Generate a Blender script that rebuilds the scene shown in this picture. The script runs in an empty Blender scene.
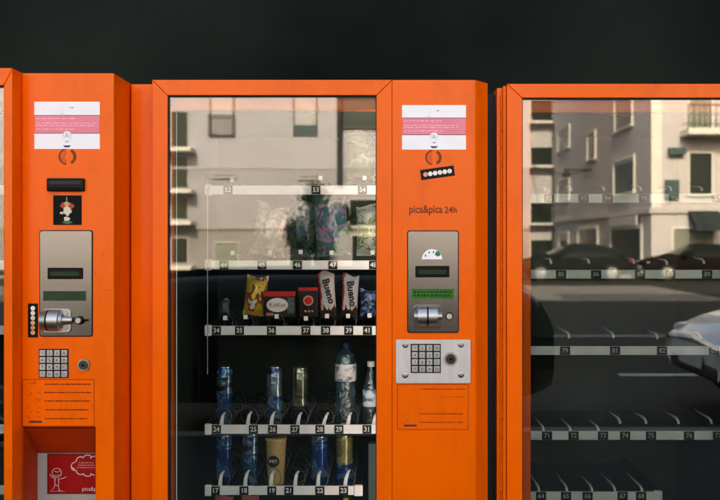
import bpy, bmesh, math, random
from mathutils import Vector, Matrix
random.seed(7)
scene = bpy.context.scene
COL = scene.collection
CAMZ, VU, VV, F = 1.40, 390.0, 240.0, 816.0      # eye height, optical axis and focal length (photo pixels)

def PX(u, d): return (u - VU) / F * d
def PZ(v, d): return CAMZ + (VV - v) / F * d

def srgb(r, g, b):
    def c(x):
        x /= 255.0
        return x / 12.92 if x <= 0.04045 else ((x + 0.055) / 1.055) ** 2.4
    return (c(r), c(g), c(b), 1.0)

# ------------------------------------------------------------------ materials
def new_mat(name):
    m = bpy.data.materials.new(name); m.use_nodes = True
    nt = m.node_tree
    return m, nt, nt.nodes['Principled BSDF']

def setp(b, **k):
    names = dict(base='Base Color', rough='Roughness', metal='Metallic', coat='Coat Weight', coatr='Coat Roughness',
                 spec='Specular IOR Level', trans='Transmission Weight', ior='IOR', emis='Emission Color', es='Emission Strength', alpha='Alpha', aniso='Anisotropic')
    for a, v in k.items(): b.inputs[names[a]].default_value = v

def mat(name, base, rough=0.5, metal=0.0, var=0.0, rv=0.2, scale=6.0, bump=0.0, bscale=40.0, stretch=(1, 1, 1), **k):
    m, nt, b = new_mat(name)
    if len(base) == 3: base = (*base, 1)
    if metal < 0.5 and 'spec' not in k: k['spec'] = 0.2
    setp(b, base=base, rough=rough, metal=metal, **k)
    tc = nt.nodes.new('ShaderNodeTexCoord'); mp = nt.nodes.new('ShaderNodeMapping')
    mp.inputs['Scale'].default_value = stretch
    nt.links.new(tc.outputs['Object'], mp.inputs['Vector'])
    if var > 0:
        n = nt.nodes.new('ShaderNodeTexNoise'); n.inputs['Scale'].default_value = scale; n.inputs['Detail'].default_value = 6
        nt.links.new(mp.outputs[0], n.inputs['Vector'])
        r = nt.nodes.new('ShaderNodeValToRGB')
        lo = [max(0, c * (1 - var)) for c in base[:3]] + [1]; hi = [min(1, c * (1 + var)) for c in base[:3]] + [1]
        r.color_ramp.elements[0].position = 0.3; r.color_ramp.elements[1].position = 0.7
        r.color_ramp.elements[0].color = lo; r.color_ramp.elements[1].color = hi
        nt.links.new(n.outputs['Fac'], r.inputs['Fac']); nt.links.new(r.outputs[0], b.inputs['Base Color'])
        q = nt.nodes.new('ShaderNodeMath'); q.operation = 'MULTIPLY_ADD'
        q.inputs[1].default_value = rv; q.inputs[2].default_value = max(0.02, rough - rv / 2)
        nt.links.new(n.outputs['Fac'], q.inputs[0]); nt.links.new(q.outputs[0], b.inputs['Roughness'])
    if bump > 0:
        n2 = nt.nodes.new('ShaderNodeTexNoise'); n2.inputs['Scale'].default_value = bscale; n2.inputs['Detail'].default_value = 3
        nt.links.new(mp.outputs[0], n2.inputs['Vector'])
        bp = nt.nodes.new('ShaderNodeBump'); bp.inputs['Strength'].default_value = bump; bp.inputs['Distance'].default_value = 0.01
        nt.links.new(n2.outputs['Fac'], bp.inputs['Height']); nt.links.new(bp.outputs[0], b.inputs['Normal'])
        if 'coat' in k: nt.links.new(bp.outputs[0], b.inputs['Coat Normal'])
    return m

def glass_mat(name, ior=3.0, tint=(0.93, 0.97, 0.95, 1), wav=0.0):
    m = bpy.data.materials.new(name); m.use_nodes = True; nt = m.node_tree; nt.nodes.clear()
    o = nt.nodes.new('ShaderNodeOutputMaterial'); mx = nt.nodes.new('ShaderNodeMixShader')
    fr = nt.nodes.new('ShaderNodeFresnel'); fr.inputs['IOR'].default_value = ior
    t = nt.nodes.new('ShaderNodeBsdfTransparent'); t.inputs[0].default_value = tint
    g = nt.nodes.new('ShaderNodeBsdfGlossy'); g.inputs['Roughness'].default_value = 0.0
    g.inputs[0].default_value = (0.97, 0.97, 0.95, 1)
    if wav > 0:
        tc = nt.nodes.new('ShaderNodeTexCoord'); n = nt.nodes.new('ShaderNodeTexNoise')
        n.inputs['Scale'].default_value = 2.2; n.inputs['Detail'].default_value = 1
        bp = nt.nodes.new('ShaderNodeBump'); bp.inputs['Strength'].default_value = wav; bp.inputs['Distance'].default_value = 0.002
        nt.links.new(tc.outputs['Object'], n.inputs['Vector']); nt.links.new(n.outputs['Fac'], bp.inputs['Height'])
        nt.links.new(bp.outputs[0], g.inputs['Normal'])
    nt.links.new(fr.outputs[0], mx.inputs[0]); nt.links.new(t.outputs[0], mx.inputs[1]); nt.links.new(g.outputs[0], mx.inputs[2])
    nt.links.new(mx.outputs[0], o.inputs[0])
    return m

def patch_mat(name, cols, scale=18.0, rough=0.3, metal=0.0, seed=0.0, smooth=False):
    """printed wrapper: irregular patches of several colours"""
    m, nt, b = new_mat(name)
    tc = nt.nodes.new('ShaderNodeTexCoord'); mp = nt.nodes.new('ShaderNodeMapping')
    mp.inputs['Location'].default_value = (seed, seed * 1.7, seed * 0.3)
    nt.links.new(tc.outputs['Object'], mp.inputs['Vector'])
    n = nt.nodes.new('ShaderNodeTexNoise'); n.inputs['Scale'].default_value = scale * .95; n.inputs['Detail'].default_value = 1.2; n.inputs['Distortion'].default_value = 0.7
    nt.links.new(mp.outputs[0], n.inputs['Vector'])
    r = nt.nodes.new('ShaderNodeValToRGB'); e = r.color_ramp.elements
    r.color_ramp.interpolation = 'EASE'
    k = len(cols)
    while len(e) < k: e.new(0.5)
    for i, c in enumerate(cols):
        e[i].position = 0.0 if i == 0 else 0.36 + 0.28 * (i - 0.5) / max(1, k - 1)
        e[i].color = c if len(c) == 4 else (*c, 1)
    n.inputs['Detail'].default_value = 6
    sp = nt.nodes.new('ShaderNodeSeparateXYZ'); nt.links.new(tc.outputs['Generated'], sp.inputs[0])
    wv = nt.nodes.new('ShaderNodeMath'); wv.operation = 'MULTIPLY_ADD'; wv.inputs[1].default_value = 0.24; wv.inputs[2].default_value = -0.12
    pp = nt.nodes.new('ShaderNodeMath'); pp.operation = 'PINGPONG'; pp.inputs[1].default_value = 1.0
    ml = nt.nodes.new('ShaderNodeMath'); ml.operation = 'MULTIPLY_ADD'; ml.inputs[1].default_value = 2.6; ml.inputs[2].default_value = seed
    nt.links.new(sp.outputs['Z'], ml.inputs[0]); nt.links.new(ml.outputs[0], pp.inputs[0]); nt.links.new(pp.outputs[0], wv.inputs[0])
    ads = nt.nodes.new('ShaderNodeMath'); ads.operation = 'ADD'; nt.links.new(n.outputs['Fac'], ads.inputs[0]); nt.links.new(wv.outputs[0], ads.inputs[1])
    nt.links.new(ads.outputs[0], r.inputs['Fac']); nt.links.new(r.outputs[0], b.inputs['Base Color'])
    setp(b, rough=rough, metal=metal)
    w = nt.nodes.new('ShaderNodeTexNoise'); w.inputs['Scale'].default_value = 45; nt.links.new(mp.outputs[0], w.inputs['Vector'])
    bp = nt.nodes.new('ShaderNodeBump'); bp.inputs['Strength'].default_value = 0.3; bp.inputs['Distance'].default_value = 0.006
    nt.links.new(w.outputs['Fac'], bp.inputs['Height']); nt.links.new(bp.outputs[0], b.inputs['Normal'])
    return m

M = {}
M['orange'] = mat('orange_paint', (0.90, 0.113, 0.001), 0.42, var=0.04, scale=3.0, bump=0.05, bscale=5.0, coat=0.16, coatr=0.12, spec=0.15)
def grime(m, dark, amt):
    nt = m.node_tree; b = nt.nodes['Principled BSDF']; src = b.inputs['Base Color'].links[0].from_socket
    tc = nt.nodes.new('ShaderNodeTexCoord'); mp = nt.nodes.new('ShaderNodeMapping'); mp.inputs['Scale'].default_value = (9, 9, 3.2)
    nt.links.new(tc.outputs['Object'], mp.inputs[0])
    n = nt.nodes.new('ShaderNodeTexNoise'); n.inputs['Scale'].default_value = 1.6; n.inputs['Detail'].default_value = 9; n.inputs['Roughness'].default_value = .68
    nt.links.new(mp.outputs[0], n.inputs['Vector'])
    r = nt.nodes.new('ShaderNodeValToRGB'); r.color_ramp.elements[0].position = .50; r.color_ramp.elements[1].position = .74
    r.color_ramp.elements[0].color = (0, 0, 0, 1); r.color_ramp.elements[1].color = (amt, amt, amt, 1)
    nt.links.new(n.outputs['Fac'], r.inputs[0])
    v = nt.nodes.new('ShaderNodeTexNoise'); v.inputs['Scale'].default_value = 130; v.inputs['Detail'].default_value = 2; nt.links.new(tc.outputs['Object'], v.inputs['Vector'])
    r2 = nt.nodes.new('ShaderNodeValToRGB'); r2.color_ramp.elements[0].position = .72; r2.color_ramp.elements[1].position = .78
    r2.color_ramp.elements[0].color = (0, 0, 0, 1); r2.color_ramp.elements[1].color = (.45, .45, .45, 1)
    nt.links.new(v.outputs['Fac'], r2.inputs[0])
    ad = nt.nodes.new('ShaderNodeMath'); ad.operation = 'ADD'; ad.use_clamp = True; nt.links.new(r.outputs[0], ad.inputs[0]); nt.links.new(r2.outputs[0], ad.inputs[1])
    mx = nt.nodes.new('ShaderNodeMix'); mx.data_type = 'RGBA'; mx.inputs[7].default_value = dark
    nt.links.new(ad.outputs[0], mx.inputs[0]); nt.links.new(src, mx.inputs[6]); nt.links.new(mx.outputs[2], b.inputs['Base Color'])
grime(M['orange'], (0.42, 0.045, 0.002, 1), 0.26)
M['orange_in'] = mat('orange_paint_inner', (0.82, 0.12, 0.002), 0.5, var=0.08, scale=5)
M['recess_shade'] = mat('recess_shaded_red', (0.42, 0.035, 0.003), 0.55, var=0.1, scale=6)  # shade inside the recess put into a darker red
M['gasket'] = mat('black_rubber', (0.012, 0.012, 0.012), 0.6, var=0.3, scale=30)
M['black'] = mat('black_plastic', (0.005, 0.005, 0.0052), 0.35, spec=.1, var=0.2, scale=20)
M['liner'] = mat('dark_liner', (0.016, 0.024, 0.022), 0.55, var=0.35, scale=5)
M['wall'] = mat('dark_wall_paint', (0.0078, 0.0128, 0.0098), 0.85, spec=0.08, var=0.9, scale=0.7, bump=0.25, bscale=35)
M['steel'] = mat('brushed_steel', (0.205, 0.205, 0.195), 0.22, 1.0, bump=0.0015, bscale=260, stretch=(6, 1, 1))
M['chrome'] = mat('polished_steel', (0.38, 0.365, 0.34), 0.40, 1.0, var=0.1, scale=25)
M['plate'] = mat('plate_aluminium', (0.56, 0.51, 0.46), 0.45, 0.2, var=0.06, scale=8, stretch=(6, 1, 1))
M['key'] = mat('key_metal', (0.46, 0.44, 0.40), 0.35, 0.5, var=0.1, scale=40)
M['keydark'] = mat('key_ink', (0.03, 0.028, 0.025), 0.6)
M['lcd'] = mat('lcd_green', srgb(42, 104, 36), 0.2, var=0.15, scale=60)
M['lcd_dark'] = mat('lcd_green_dark', srgb(28, 60, 34), 0.2, var=0.15, scale=60)
M['lcd_ink'] = mat('lcd_ink', srgb(14, 46, 18), 0.3)
M['white'] = mat('white_plastic', (0.72, 0.71, 0.68), 0.4, var=0.05, scale=15)
M['rail'] = mat('rail_white', (0.82, 0.83, 0.84), 0.38, var=0.08, scale=14)
M['rail_grey'] = mat('rail_grey', (0.66, 0.68, 0.65), 0.38, var=0.1, scale=14)  # greyer white for the right machine's rails
M['tagnum_dim'] = mat('tag_number_dim', (0.34, 0.36, 0.34), 0.5)
M['tag'] = mat('tag_black', (0.010, 0.014, 0.014), 0.5, spec=.1)
M['tagnum'] = mat('tag_number', (0.72, 0.74, 0.72), 0.5)
M['paper'] = mat('sticker_white', (0.88, 0.82, 0.79), 0.45, var=0.03, scale=20)
M['pink'] = mat('sticker_pink', srgb(232, 128, 140), 0.42, var=0.05, scale=18)
M['pinktext'] = mat('sticker_pale_print', srgb(246, 180, 184), 0.5)
M['greyprint'] = mat('sticker_grey_print', srgb(176, 165, 160), 0.5)
M['darkprint'] = mat('sticker_dark_print', srgb(60, 50, 52), 0.5)
M['redprint'] = mat('sticker_red_print', srgb(205, 110, 112), 0.5)
M['brown'] = mat('faded_brown_print', srgb(120, 52, 12), 0.5, var=0.35, scale=60)
M['logobrown'] = mat('logo_brown', srgb(214, 84, 26), 0.5, var=0.25, scale=70)
M['logopale'] = mat('logo_pale', srgb(222, 150, 90), 0.5, var=0.2, scale=70)
M['etch'] = mat('worn_black_print', srgb(108, 26, 6), 0.6, var=0.4, scale=120)
M['coil'] = mat('coil_wire', (0.16, 0.17, 0.17), 0.35, 0.9)
M['tray'] = mat('tray_steel', (0.06, 0.068, 0.066), 0.5, 0.5, var=0.2, scale=12)
M['tip'] = mat('pusher_tip', (0.80, 0.81, 0.79), 0.4)
M['spacer'] = mat('spacer_aluminium', (0.34, 0.37, 0.37), 0.4, 0.6)
M['sign_red'] = mat('sign_red', srgb(150, 10, 8), 0.45, var=0.06, scale=12)
M['sign_line'] = mat('sign_line', (0.60, 0.50, 0.45), 0.5)
M['sign_board'] = mat('sign_board', (0.36, 0.33, 0.285), 0.5, var=0.05, scale=9)
M['pane'] = glass_mat('coated_pane', 1.77, wav=0.02)
M['pane2'] = glass_mat('coated_pane_dim', 1.84, wav=0.02)

# ------------------------------------------------------------------ mesh builder
class MB:
    def __init__(s): s.v = []; s.f = []; s.m = []; s.sm = []
    def add(s, verts, faces, mi=0, smooth=False):
        o = len(s.v); s.v += [tuple(p) for p in verts]
        for f in faces: s.f.append([i + o for i in f]); s.m.append(mi); s.sm.append(smooth)
        return s
    def addbm(s, bm, mi=0, smooth=False):
        bm.verts.index_update(); o = len(s.v)
        s.v += [tuple(v.co) for v in bm.verts]
        for f in bm.faces: s.f.append([v.index + o for v in f.verts]); s.m.append(mi); s.sm.append(smooth)
        bm.free(); return s
    def box(s, x0, x1, y0, y1, z0, z1, mi=0, bev=0.0, seg=2, rot=None):
        bm = bmesh.new()
        c = Vector(((x0 + x1) / 2, (y0 + y1) / 2, (z0 + z1) / 2))
        bmesh.ops.create_cube(bm, size=1, matrix=Matrix.Diagonal((abs(x1 - x0), abs(y1 - y0), abs(z1 - z0), 1)))
        if bev > 0:
            bmesh.ops.bevel(bm, geom=list(bm.edges), offset=bev, segments=seg, profile=0.5, affect='EDGES')
        mt = Matrix.Translation(c) @ (rot.to_4x4() if rot else Matrix.Identity(4))
        bmesh.ops.transform(bm, matrix=mt, verts=bm.verts)
        return s.addbm(bm, mi)
    def prism(s, poly, a0, a1, mi=0, plane='xz', bev=0.0):
        """poly in plane xz (extruded along y), xy (along z) or yz (along x)"""
        bm = bmesh.new()
        def P(p, a):
            return {'xz': (p[0], a, p[1]), 'xy': (p[0], p[1], a), 'yz': (a, p[0], p[1])}[plane]
        A = [bm.verts.new(P(p, a0)) for p in poly]; B = [bm.verts.new(P(p, a1)) for p in poly]
        n = len(poly)
        bm.faces.new(A); bm.faces.new(B[::-1])
        for i in range(n): bm.faces.new((A[i], B[i], B[(i + 1) % n], A[(i + 1) % n]))
        bmesh.ops.recalc_face_normals(bm, faces=bm.faces)
        if bev > 0: bmesh.ops.bevel(bm, geom=list(bm.edges), offset=bev, segments=2, profile=0.5, affect='EDGES')
        return s.addbm(bm, mi)
    def cyl(s, p0, p1, r0, r1=None, seg=20, mi=0, caps=True):
        r1 = r0 if r1 is None else r1
        p0 = Vector(p0); p1 = Vector(p1); ax = (p1 - p0).normalized()
        t = ax.orthogonal().normalized(); b = ax.cross(t)
        vs = []
        for p, r in ((p0, r0), (p1, r1)):
            for i in range(seg):
                a = 2 * math.pi * i / seg
                vs.append(p + t * (r * math.cos(a)) + b * (r * math.sin(a)))
        fs = [(i, (i + 1) % seg, seg + (i + 1) % seg, seg + i) for i in range(seg)]
        s.add(vs, fs, mi, True)
        if caps:
            s.add(vs[:seg], [list(range(seg))[::-1]], mi); s.add(vs[seg:], [list(range(seg))], mi)
        return s
    def tube(s, pts, r, seg=6, mi=0):
        pts = [Vector(p) for p in pts]; n = len(pts); vs = []
        rr = r if isinstance(r, (list, tuple)) else [r] * n
        t = None
        for k in range(n):
            ax = (pts[min(n - 1, k + 1)] - pts[max(0, k - 1)]).normalized()
            if t is None: t = ax.orthogonal().normalized()
            t = (t - ax * t.dot(ax)).normalized(); b = ax.cross(t)
            for i in range(seg):
                a = 2 * math.pi * i / seg
                vs.append(pts[k] + t * (rr[k] * math.cos(a)) + b * (rr[k] * math.sin(a)))
        fs = [(k * seg + i, k * seg + (i + 1) % seg, (k + 1) * seg + (i + 1) % seg, (k + 1) * seg + i) for k in range(n - 1) for i in range(seg)]
        fs += [list(range(seg))[::-1], [(n - 1) * seg + i for i in range(seg)]]
        return s.add(vs, fs, mi, True)
    def lathe(s, prof, cx, cy, z0, seg=28, mi=0, mats=None):
        """prof: list of (r, z); mats: material index per band"""
        vs = []
        for r, z in prof:
            for i in range(seg):
                a = 2 * math.pi * i / seg
                vs.append((cx + r * math.cos(a), cy + r * math.sin(a), z0 + z))
        o = len(s.v); s.v += vs
        for k in range(len(prof) - 1):
            for i in range(seg):
                j = (i + 1) % seg
                s.f.append([o + k * seg + i, o + k * seg + j, o + (k + 1) * seg + j, o + (k + 1) * seg + i])
                s.m.append(mats[k] if mats else mi); s.sm.append(True)
        return s
    def disc(s, cx, cz, r, y0, y1, mi=0, seg=24):
        return s.cyl((cx, y1, cz), (cx, y0, cz), r, r, seg, mi)
    def text(s, txt, size, x, y, z, mi=0, align='CENTER', ext=0.0002, rot=0.0, sx=1.0, shear=0.0, bold=0.0):
        vs, fs = text_geo(txt, size, align, ext, shear, bold)
        c, sn = math.cos(rot), math.sin(rot); out = []
        for p in vs:
            px, pz = p[0] * sx, p[1]
            out.append((x + px * c - pz * sn, y - p[2], z + px * sn + pz * c))
        return s.add(out, fs, mi)
    def build(s, name, mats, parent=None, smooth=False, mods=()):
        me = bpy.data.meshes.new(name)
        off = Vector((0, 0, 0))
        if parent is not None: off = abs_loc(parent)
        me.from_pydata([tuple(Vector(p) - off) for p in s.v], [], s.f)
        if not isinstance(mats, (list, tuple)): mats = [mats]
        for m in mats: me.materials.append(m)
        for p, mi, sm in zip(me.polygons, s.m, s.sm):
            p.material_index = min(mi, len(mats) - 1); p.use_smooth = sm or smooth
        me.update()
        o = bpy.data.objects.new(name, me); COL.objects.link(o)
        if parent is not None: o.parent = parent
        return o

def abs_loc(o):
    l = Vector((0, 0, 0)); p = o
    while p is not None:
        if p.get('_local'): return Vector((0, 0, 0))
        l += Vector(p.location); p = p.parent
    return l

_tc = {}
def text_geo(txt, size, align, ext, shear, bold=0.0):
    k = (txt, size, align, ext, shear, bold)
    if k in _tc: return _tc[k]
    cu = bpy.data.curves.new('t', 'FONT'); cu.body = txt; cu.size = size; cu.align_x = align; cu.align_y = 'CENTER'; cu.extrude = ext; cu.shear = shear; cu.offset = bold
    cu.resolution_u = 3
    ob = bpy.data.objects.new('t', cu); COL.objects.link(ob)
    me = bpy.data.meshes.new_from_object(ob)
    vs = [tuple(v.co) for v in me.vertices]; fs = [list(p.vertices) for p in me.polygons]
    bpy.data.objects.remove(ob); bpy.data.curves.remove(cu); bpy.data.meshes.remove(me)
    _tc[k] = (vs, fs); return _tc[k]

def thing(name, label, cat, loc=(0, 0, 0), group=None, local=False, rz=0):
    o = bpy.data.objects.new(name, None); COL.objects.link(o)
    o.location = loc; o.rotation_euler = (0, 0, rz); o.empty_display_size = 0.1
    o['label'] = label; o['category'] = cat
    if group: o['group'] = group
    if local: o['_local'] = True
    return o

def tag(o, label, cat, group=None):
    o['label'] = label; o['category'] = cat
    if group: o['group'] = group
    return o

def struct(o): o['kind'] = 'structure'; return o

# ------------------------------------------------------------------ vending machine pieces
def mitred_frame(x0, x1, z0, z1, wl, wr, wt, wb, y0, y1, g=0.0007, bev=0.0016):
    mb = MB()
    a = (x0, z0), (x1, z0), (x1, z1), (x0, z1)
    b = (x0 + wl, z0 + wb), (x1 - wr, z0 + wb), (x1 - wr, z1 - wt), (x0 + wl, z1 - wt)
    def sh(p, dz=0): return (p[0], p[1] + dz)
    mb.prism([sh(a[0], g), sh(b[0], g), sh(b[3], -g), sh(a[3], -g)], y0, y1, bev=bev)
    mb.prism([sh(a[1], g), sh(a[2], -g), sh(b[2], -g), sh(b[1], g)], y0, y1, bev=bev)
    mb.prism([sh(a[3], g), sh(b[3], g), sh(b[2], g), sh(a[2], g)], y0, y1, bev=bev)
    mb.prism([sh(a[0], -g), sh(a[1], -g), sh(b[1], -g), sh(b[0], -g)], y0, y1, bev=bev)
    return mb

def ring(x0, x1, z0, z1, w, y0, y1, mi=0):
    mb = MB()
    mb.box(x0, x0 + w, y0, y1, z0, z1, mi); mb.box(x1 - w, x1, y0, y1, z0, z1, mi)
    mb.box(x0 + w, x1 - w, y0, y1, z0, z0 + w, mi); mb.box(x0 + w, x1 - w, y0, y1, z1 - w, z1, mi)
    return mb

def shell(root, cx0, cx1, ztop, yf, yb, ox0, ox1, oz0, oz1, name='cabinet'):
    """cabinet round one glazed opening: solid sides so that its lip shows through the glass"""
    mb = MB()
    mb.box(cx0, ox0, yf, yb, 0.06, ztop, bev=0.003)
    mb.box(ox1, cx1, yf, yb, 0.06, ztop, bev=0.003)
    mb.box(ox0, ox1, yf, yb - 0.03, oz1, ztop, bev=0.003)
    mb.box(ox0, ox1, yf, yb - 0.03, 0.06, oz0, bev=0.003)
    mb.box(ox0, ox1, yb - 0.028, yb, 0.06, ztop)
    for fx in (cx0 + 0.06, cx1 - 0.06):
        for fy in (yf + 0.07, yb - 0.07): mb.cyl((fx, fy, 0.0), (fx, fy, 0.06), 0.025, 0.02, 12)
    mb.build(name, M['orange'], root)
    t = 0.003; y0 = yf + 0.03; y1 = yb - 0.032
    ln = MB()
    ln.box(ox0, ox0 + t, y0, y1, oz0, oz1); ln.box(ox1 - t, ox1, y0, y1, oz0, oz1)
    ln.box(ox0 + t, ox1 - t, y0, y1, oz0, oz0 + t); ln.box(ox0 + t, ox1 - t, y0, y1, oz1 - t, oz1)
    ln.box(ox0 + t, ox1 - t, y1 - t, y1 - 0.0005, oz0 + t, oz1 - t)
    ln.build('liner', M['liner'], root)

def coil(x, z, r, y0, y1, turns, wr=0.0013):
    pts = []
    n = int(turns * 14)
    for i in range(n + 1):
        a = 2 * math.pi * turns * i / n - math.pi / 2
        pts.append((x + r * math.cos(a), y0 + (y1 - y0) * i / n, z + r * math.sin(a)))
    mb = MB(); mb.tube(pts, wr, 5); return mb

def make_shelf(root, v, x0, x1, d, tags, tips, kind, rail_mat, cap_l=True, cap_r=False, coils=(), tagw=9.0):
    zc = PZ(v, d); h = 0.0285
    tr = MB()
    tr.box(x0, x1, d + 0.006, d + 0.42, zc - 0.010, zc - 0.007)
    tr.box(x0, x0 + 0.002, d + 0.006, d + 0.42, zc - 0.007, zc + 0.02); tr.box(x1 - 0.002, x1, d + 0.006, d + 0.42, zc - 0.007, zc + 0.02)
    sh = tr.build('shelf', M['tray'], root)
    rl = MB(); rl.box(x0, x1, d, d + 0.005, zc - h / 2, zc + h / 2, bev=0.0012)
    if cap_l: rl.box(x0 - 0.004, x0 + 0.017, d - 0.004, d + 0.009, zc - h / 2 - 0.003, zc + h / 2 + 0.003, bev=0.0035, seg=3)
    if cap_r: rl.box(x1 - 0.024, x1 + 0.004, d - 0.004, d + 0.009, zc - h / 2 - 0.003, zc + h / 2 + 0.003, bev=0.0035, seg=3)
    rl.build('price_rail', rail_mat, sh)
    for num, u in tags:
        x = PX(u, d); w = tagw / F * d
        tb = MB(); tb.box(x - w / 2, x + w / 2, d - 0.0016, d - 0.0002, zc - h / 2 + 0.001, zc + h / 2 - 0.001, 0)
        tb.text(str(num), 0.0212, x, d - 0.0021, zc, 1, sx=0.95, bold=.0004)
        tb.build('number_tag', [M['tag'], M['tagnum_dim'] if kind == 'rod' else M['tagnum']], sh)
    for k, (u, vt) in enumerate(tips):
        dd = d + 0.012; x = PX(u, dd); z = PZ(vt, dd)
        mb = MB()
        if kind == 'square':
            mb.box(x - 0.0065, x + 0.0065, dd, dd + 0.004, z - 0.007, z + 0.007, bev=0.001)
            mb.tube([(x, dd + 0.004, z), (x, dd + 0.03, z - 0.004), (x, dd + 0.06, z - 0.012)], 0.0022, 6)
        elif kind == 'paddle':
            s = random.uniform(-0.004, 0.005)
            pts = [(x - 0.003, dd, zc + h / 2 - 0.004), (x - 0.001 + s * .3, dd - 0.002, z), (x + 0.003 + s, dd + 0.006, z + 0.016), (x + 0.007 + s, dd + 0.022, z + 0.022)]
            for i in range(3):
                a, b = pts[i], pts[i + 1]; w = 0.0062 - 0.0008 * i
                mb.add([(a[0] - w, a[1], a[2]), (a[0] + w, a[1], a[2]), (b[0] + w - 0.0008, b[1], b[2]), (b[0] - w + 0.0008, b[1], b[2]),
                        (a[0] - w, a[1] + 0.004, a[2]), (a[0] + w, a[1] + 0.004, a[2]), (b[0] + w - 0.0008, b[1] + 0.004, b[2]), (b[0] - w + 0.0008, b[1] + 0.004, b[2])],
                       [(0, 1, 2, 3), (7, 6, 5, 4), (0, 3, 7, 4), (1, 5, 6, 2), (0, 4, 5, 1), (3, 2, 6, 7)])
        else:
            L = 0.10 + 0.05 * random.random(); b = random.uniform(0.008, 0.02)
            mb.tube([(x, dd, z - 0.006), (x, dd + 0.004, z + 0.002), (x - 0.001, dd + 0.018, z + 0.008), (x - 0.003, dd + L * 0.5, z + 0.010), (x - 0.008, dd + L, z + b)],
                    [0.0042, 0.0046, 0.0044, 0.0032, 0.0016], 8)
        mb.build('pusher', M['tip'], sh)
    for u, r in coils:
        x = PX(u, d + 0.05)
        coil(x, zc - 0.005 + r, r, d + 0.03, d + 0.36, 5).build('coil', M['coil'], sh)
    return sh

def scribble(mb, x0, x1, z, y, h, mi, wmin=0.004, wmax=0.016, gap=0.003, t=0.0003):
    x = x0
    while x < x1 - wmin:
        w = min(random.uniform(wmin, wmax), x1 - x)
        hh = h * random.uniform(0.7, 1.15)
        mb.box(x, x + w, y - t, y, z - hh / 2, z + hh / 2, mi)
        x += w + gap * random.uniform(0.7, 1.6)

def info_sticker(root, u0, u1, v0, v1, d):
    X = lambda u: PX(u, d); Z = lambda v: PZ(v, d)
    H = v1 - v0; W = u1 - u0
    a, b = v0 + H * 0.295, v0 + H * 0.66
    y = d - 0.0006
    mb = MB()
    mb.box(X(u0), X(u1), y, d + 0.001, Z(a - 0.5), Z(v0)); mb.box(X(u0), X(u1), y, d + 0.001, Z(v1), Z(b + 0.6))
    s = mb.build('notice_sticker', M['paper'], root)
    mb = MB(); mb.box(X(u0 + 0.6), X(u1 - 0.3), y - 0.0002, d + 0.001, Z(b), Z(a), 0)
    cu = (u0 + u1) / 2
    scribble(mb, X(u0 + 2), X(cu + 8), Z(a + H * .06), y - 0.0002, 0.0026, 1, 0.006, 0.02)
    for k, e in ((0.16, u1 - 4), (0.21, u1 - 6), (0.285, cu + 10)):
        scribble(mb, X(u0 + 2), X(e), Z(a + H * k), y - 0.0002, 0.0024, 1, 0.006, 0.022)
    mb.build('pink_band', [M['pink'], M['pinktext']], s)
    mb = MB()
    mb.box(X(u0 + 0.3), X(u1), y - 0.0003, d + 0.001, Z(a - 0.05), Z(a - 0.6)); mb.box(X(u0 + 0.3), X(u1), y - 0.0003, d + 0.001, Z(b + 0.6), Z(b + 0.05))
    mb.build('dividing_line', M['darkprint'], s)
    mb = MB(); mb.disc(X(cu), Z(v1 - H * .27), 4.9 / F * d, y - 0.0008, d + 0.001, 0, 28)
    mb.text('&', 0.018, X(cu), y - 0.0012, Z(v1 - H * .29), 1)
    for sg in (-1, 1):
        pts = [(X(cu + sg * 3.6 * math.cos(t)), y - 0.0010, Z(v1 - H * .29 + 3.0 * math.sin(t))) for t in (-0.9, -0.45, 0, 0.45, 0.9)]
        mb.tube(pts, 0.0006, 5, 1)
    mb.box(X(cu - 1.5), X(cu + 1.5), y - 0.0011, y, Z(v1 - H * .145), Z(v1 - H * .17), 1)
    mb.build('round_seal', [M['paper'], M['greyprint']], s)
    mb = MB()
    mb.prism([(X(cu - 4), Z(v1 - H * .075)), (X(cu + 4), Z(v1 - H * .075)), (X(cu + 2), Z(v1 - H * .035)), (X(cu - 2), Z(v1 - H * .035))], y - 0.0006, y, 0)
    scribble(mb, X(cu - 6), X(cu - 2), Z(v0 + H * .09), y, 0.0012, 1, 0.003, 0.008)
    scribble(mb, X(cu - 5), X(cu - 2), Z(v0 + H * .16), y, 0.0012, 1, 0.003, 0.006); scribble(mb, X(cu - 6), X(cu - 2), Z(v0 + H * .25), y, 0.002, 1, 0.003, 0.006)
    scribble(mb, X(cu + 2.5), X(cu + 7), Z(v0 + H * .125), y, 0.0042, 2, 0.005, 0.008, 0.0012)
    mb.build('small_print', [M['darkprint'], M['greyprint'], M['redprint']], s)

def round_logo(root, cu, cv, r, d):
    mb = MB(); y = d - 0.0004
    x, z = PX(cu, d), PZ(cv, d); R = r / F * d
    def cres(a0, a1, ri, ro, sx, mi):
        n = 12; po = []
        for i in range(n + 1):
            a = a0 + (a1 - a0) * i / n; po.append((x + sx + ro * R * math.cos(a), z + ro * R * math.sin(a)))
        for i in range(n, -1, -1):
            a = a0 + (a1 - a0) * i / n; po.append((x + sx + ri * R * math.cos(a), z + ri * R * 1.05 * math.sin(a)))
        for i in range(n):
            mb.prism([po[i], po[i + 1], po[2 * n - i], po[2 * n + 1 - i]], y, d + 0.001, mi)
    cres(math.radians(92), math.radians(268), 0.78, 1.0, -0.001, 1)
    cres(math.radians(95), math.radians(265), 0.22, 0.77, -0.001, 0)
    cres(math.radians(-66), math.radians(66), 0.62, 1.0, 0.0035, 1)
    mb.build('round_emblem', [M['logobrown'], M['brown']], root)

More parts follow.
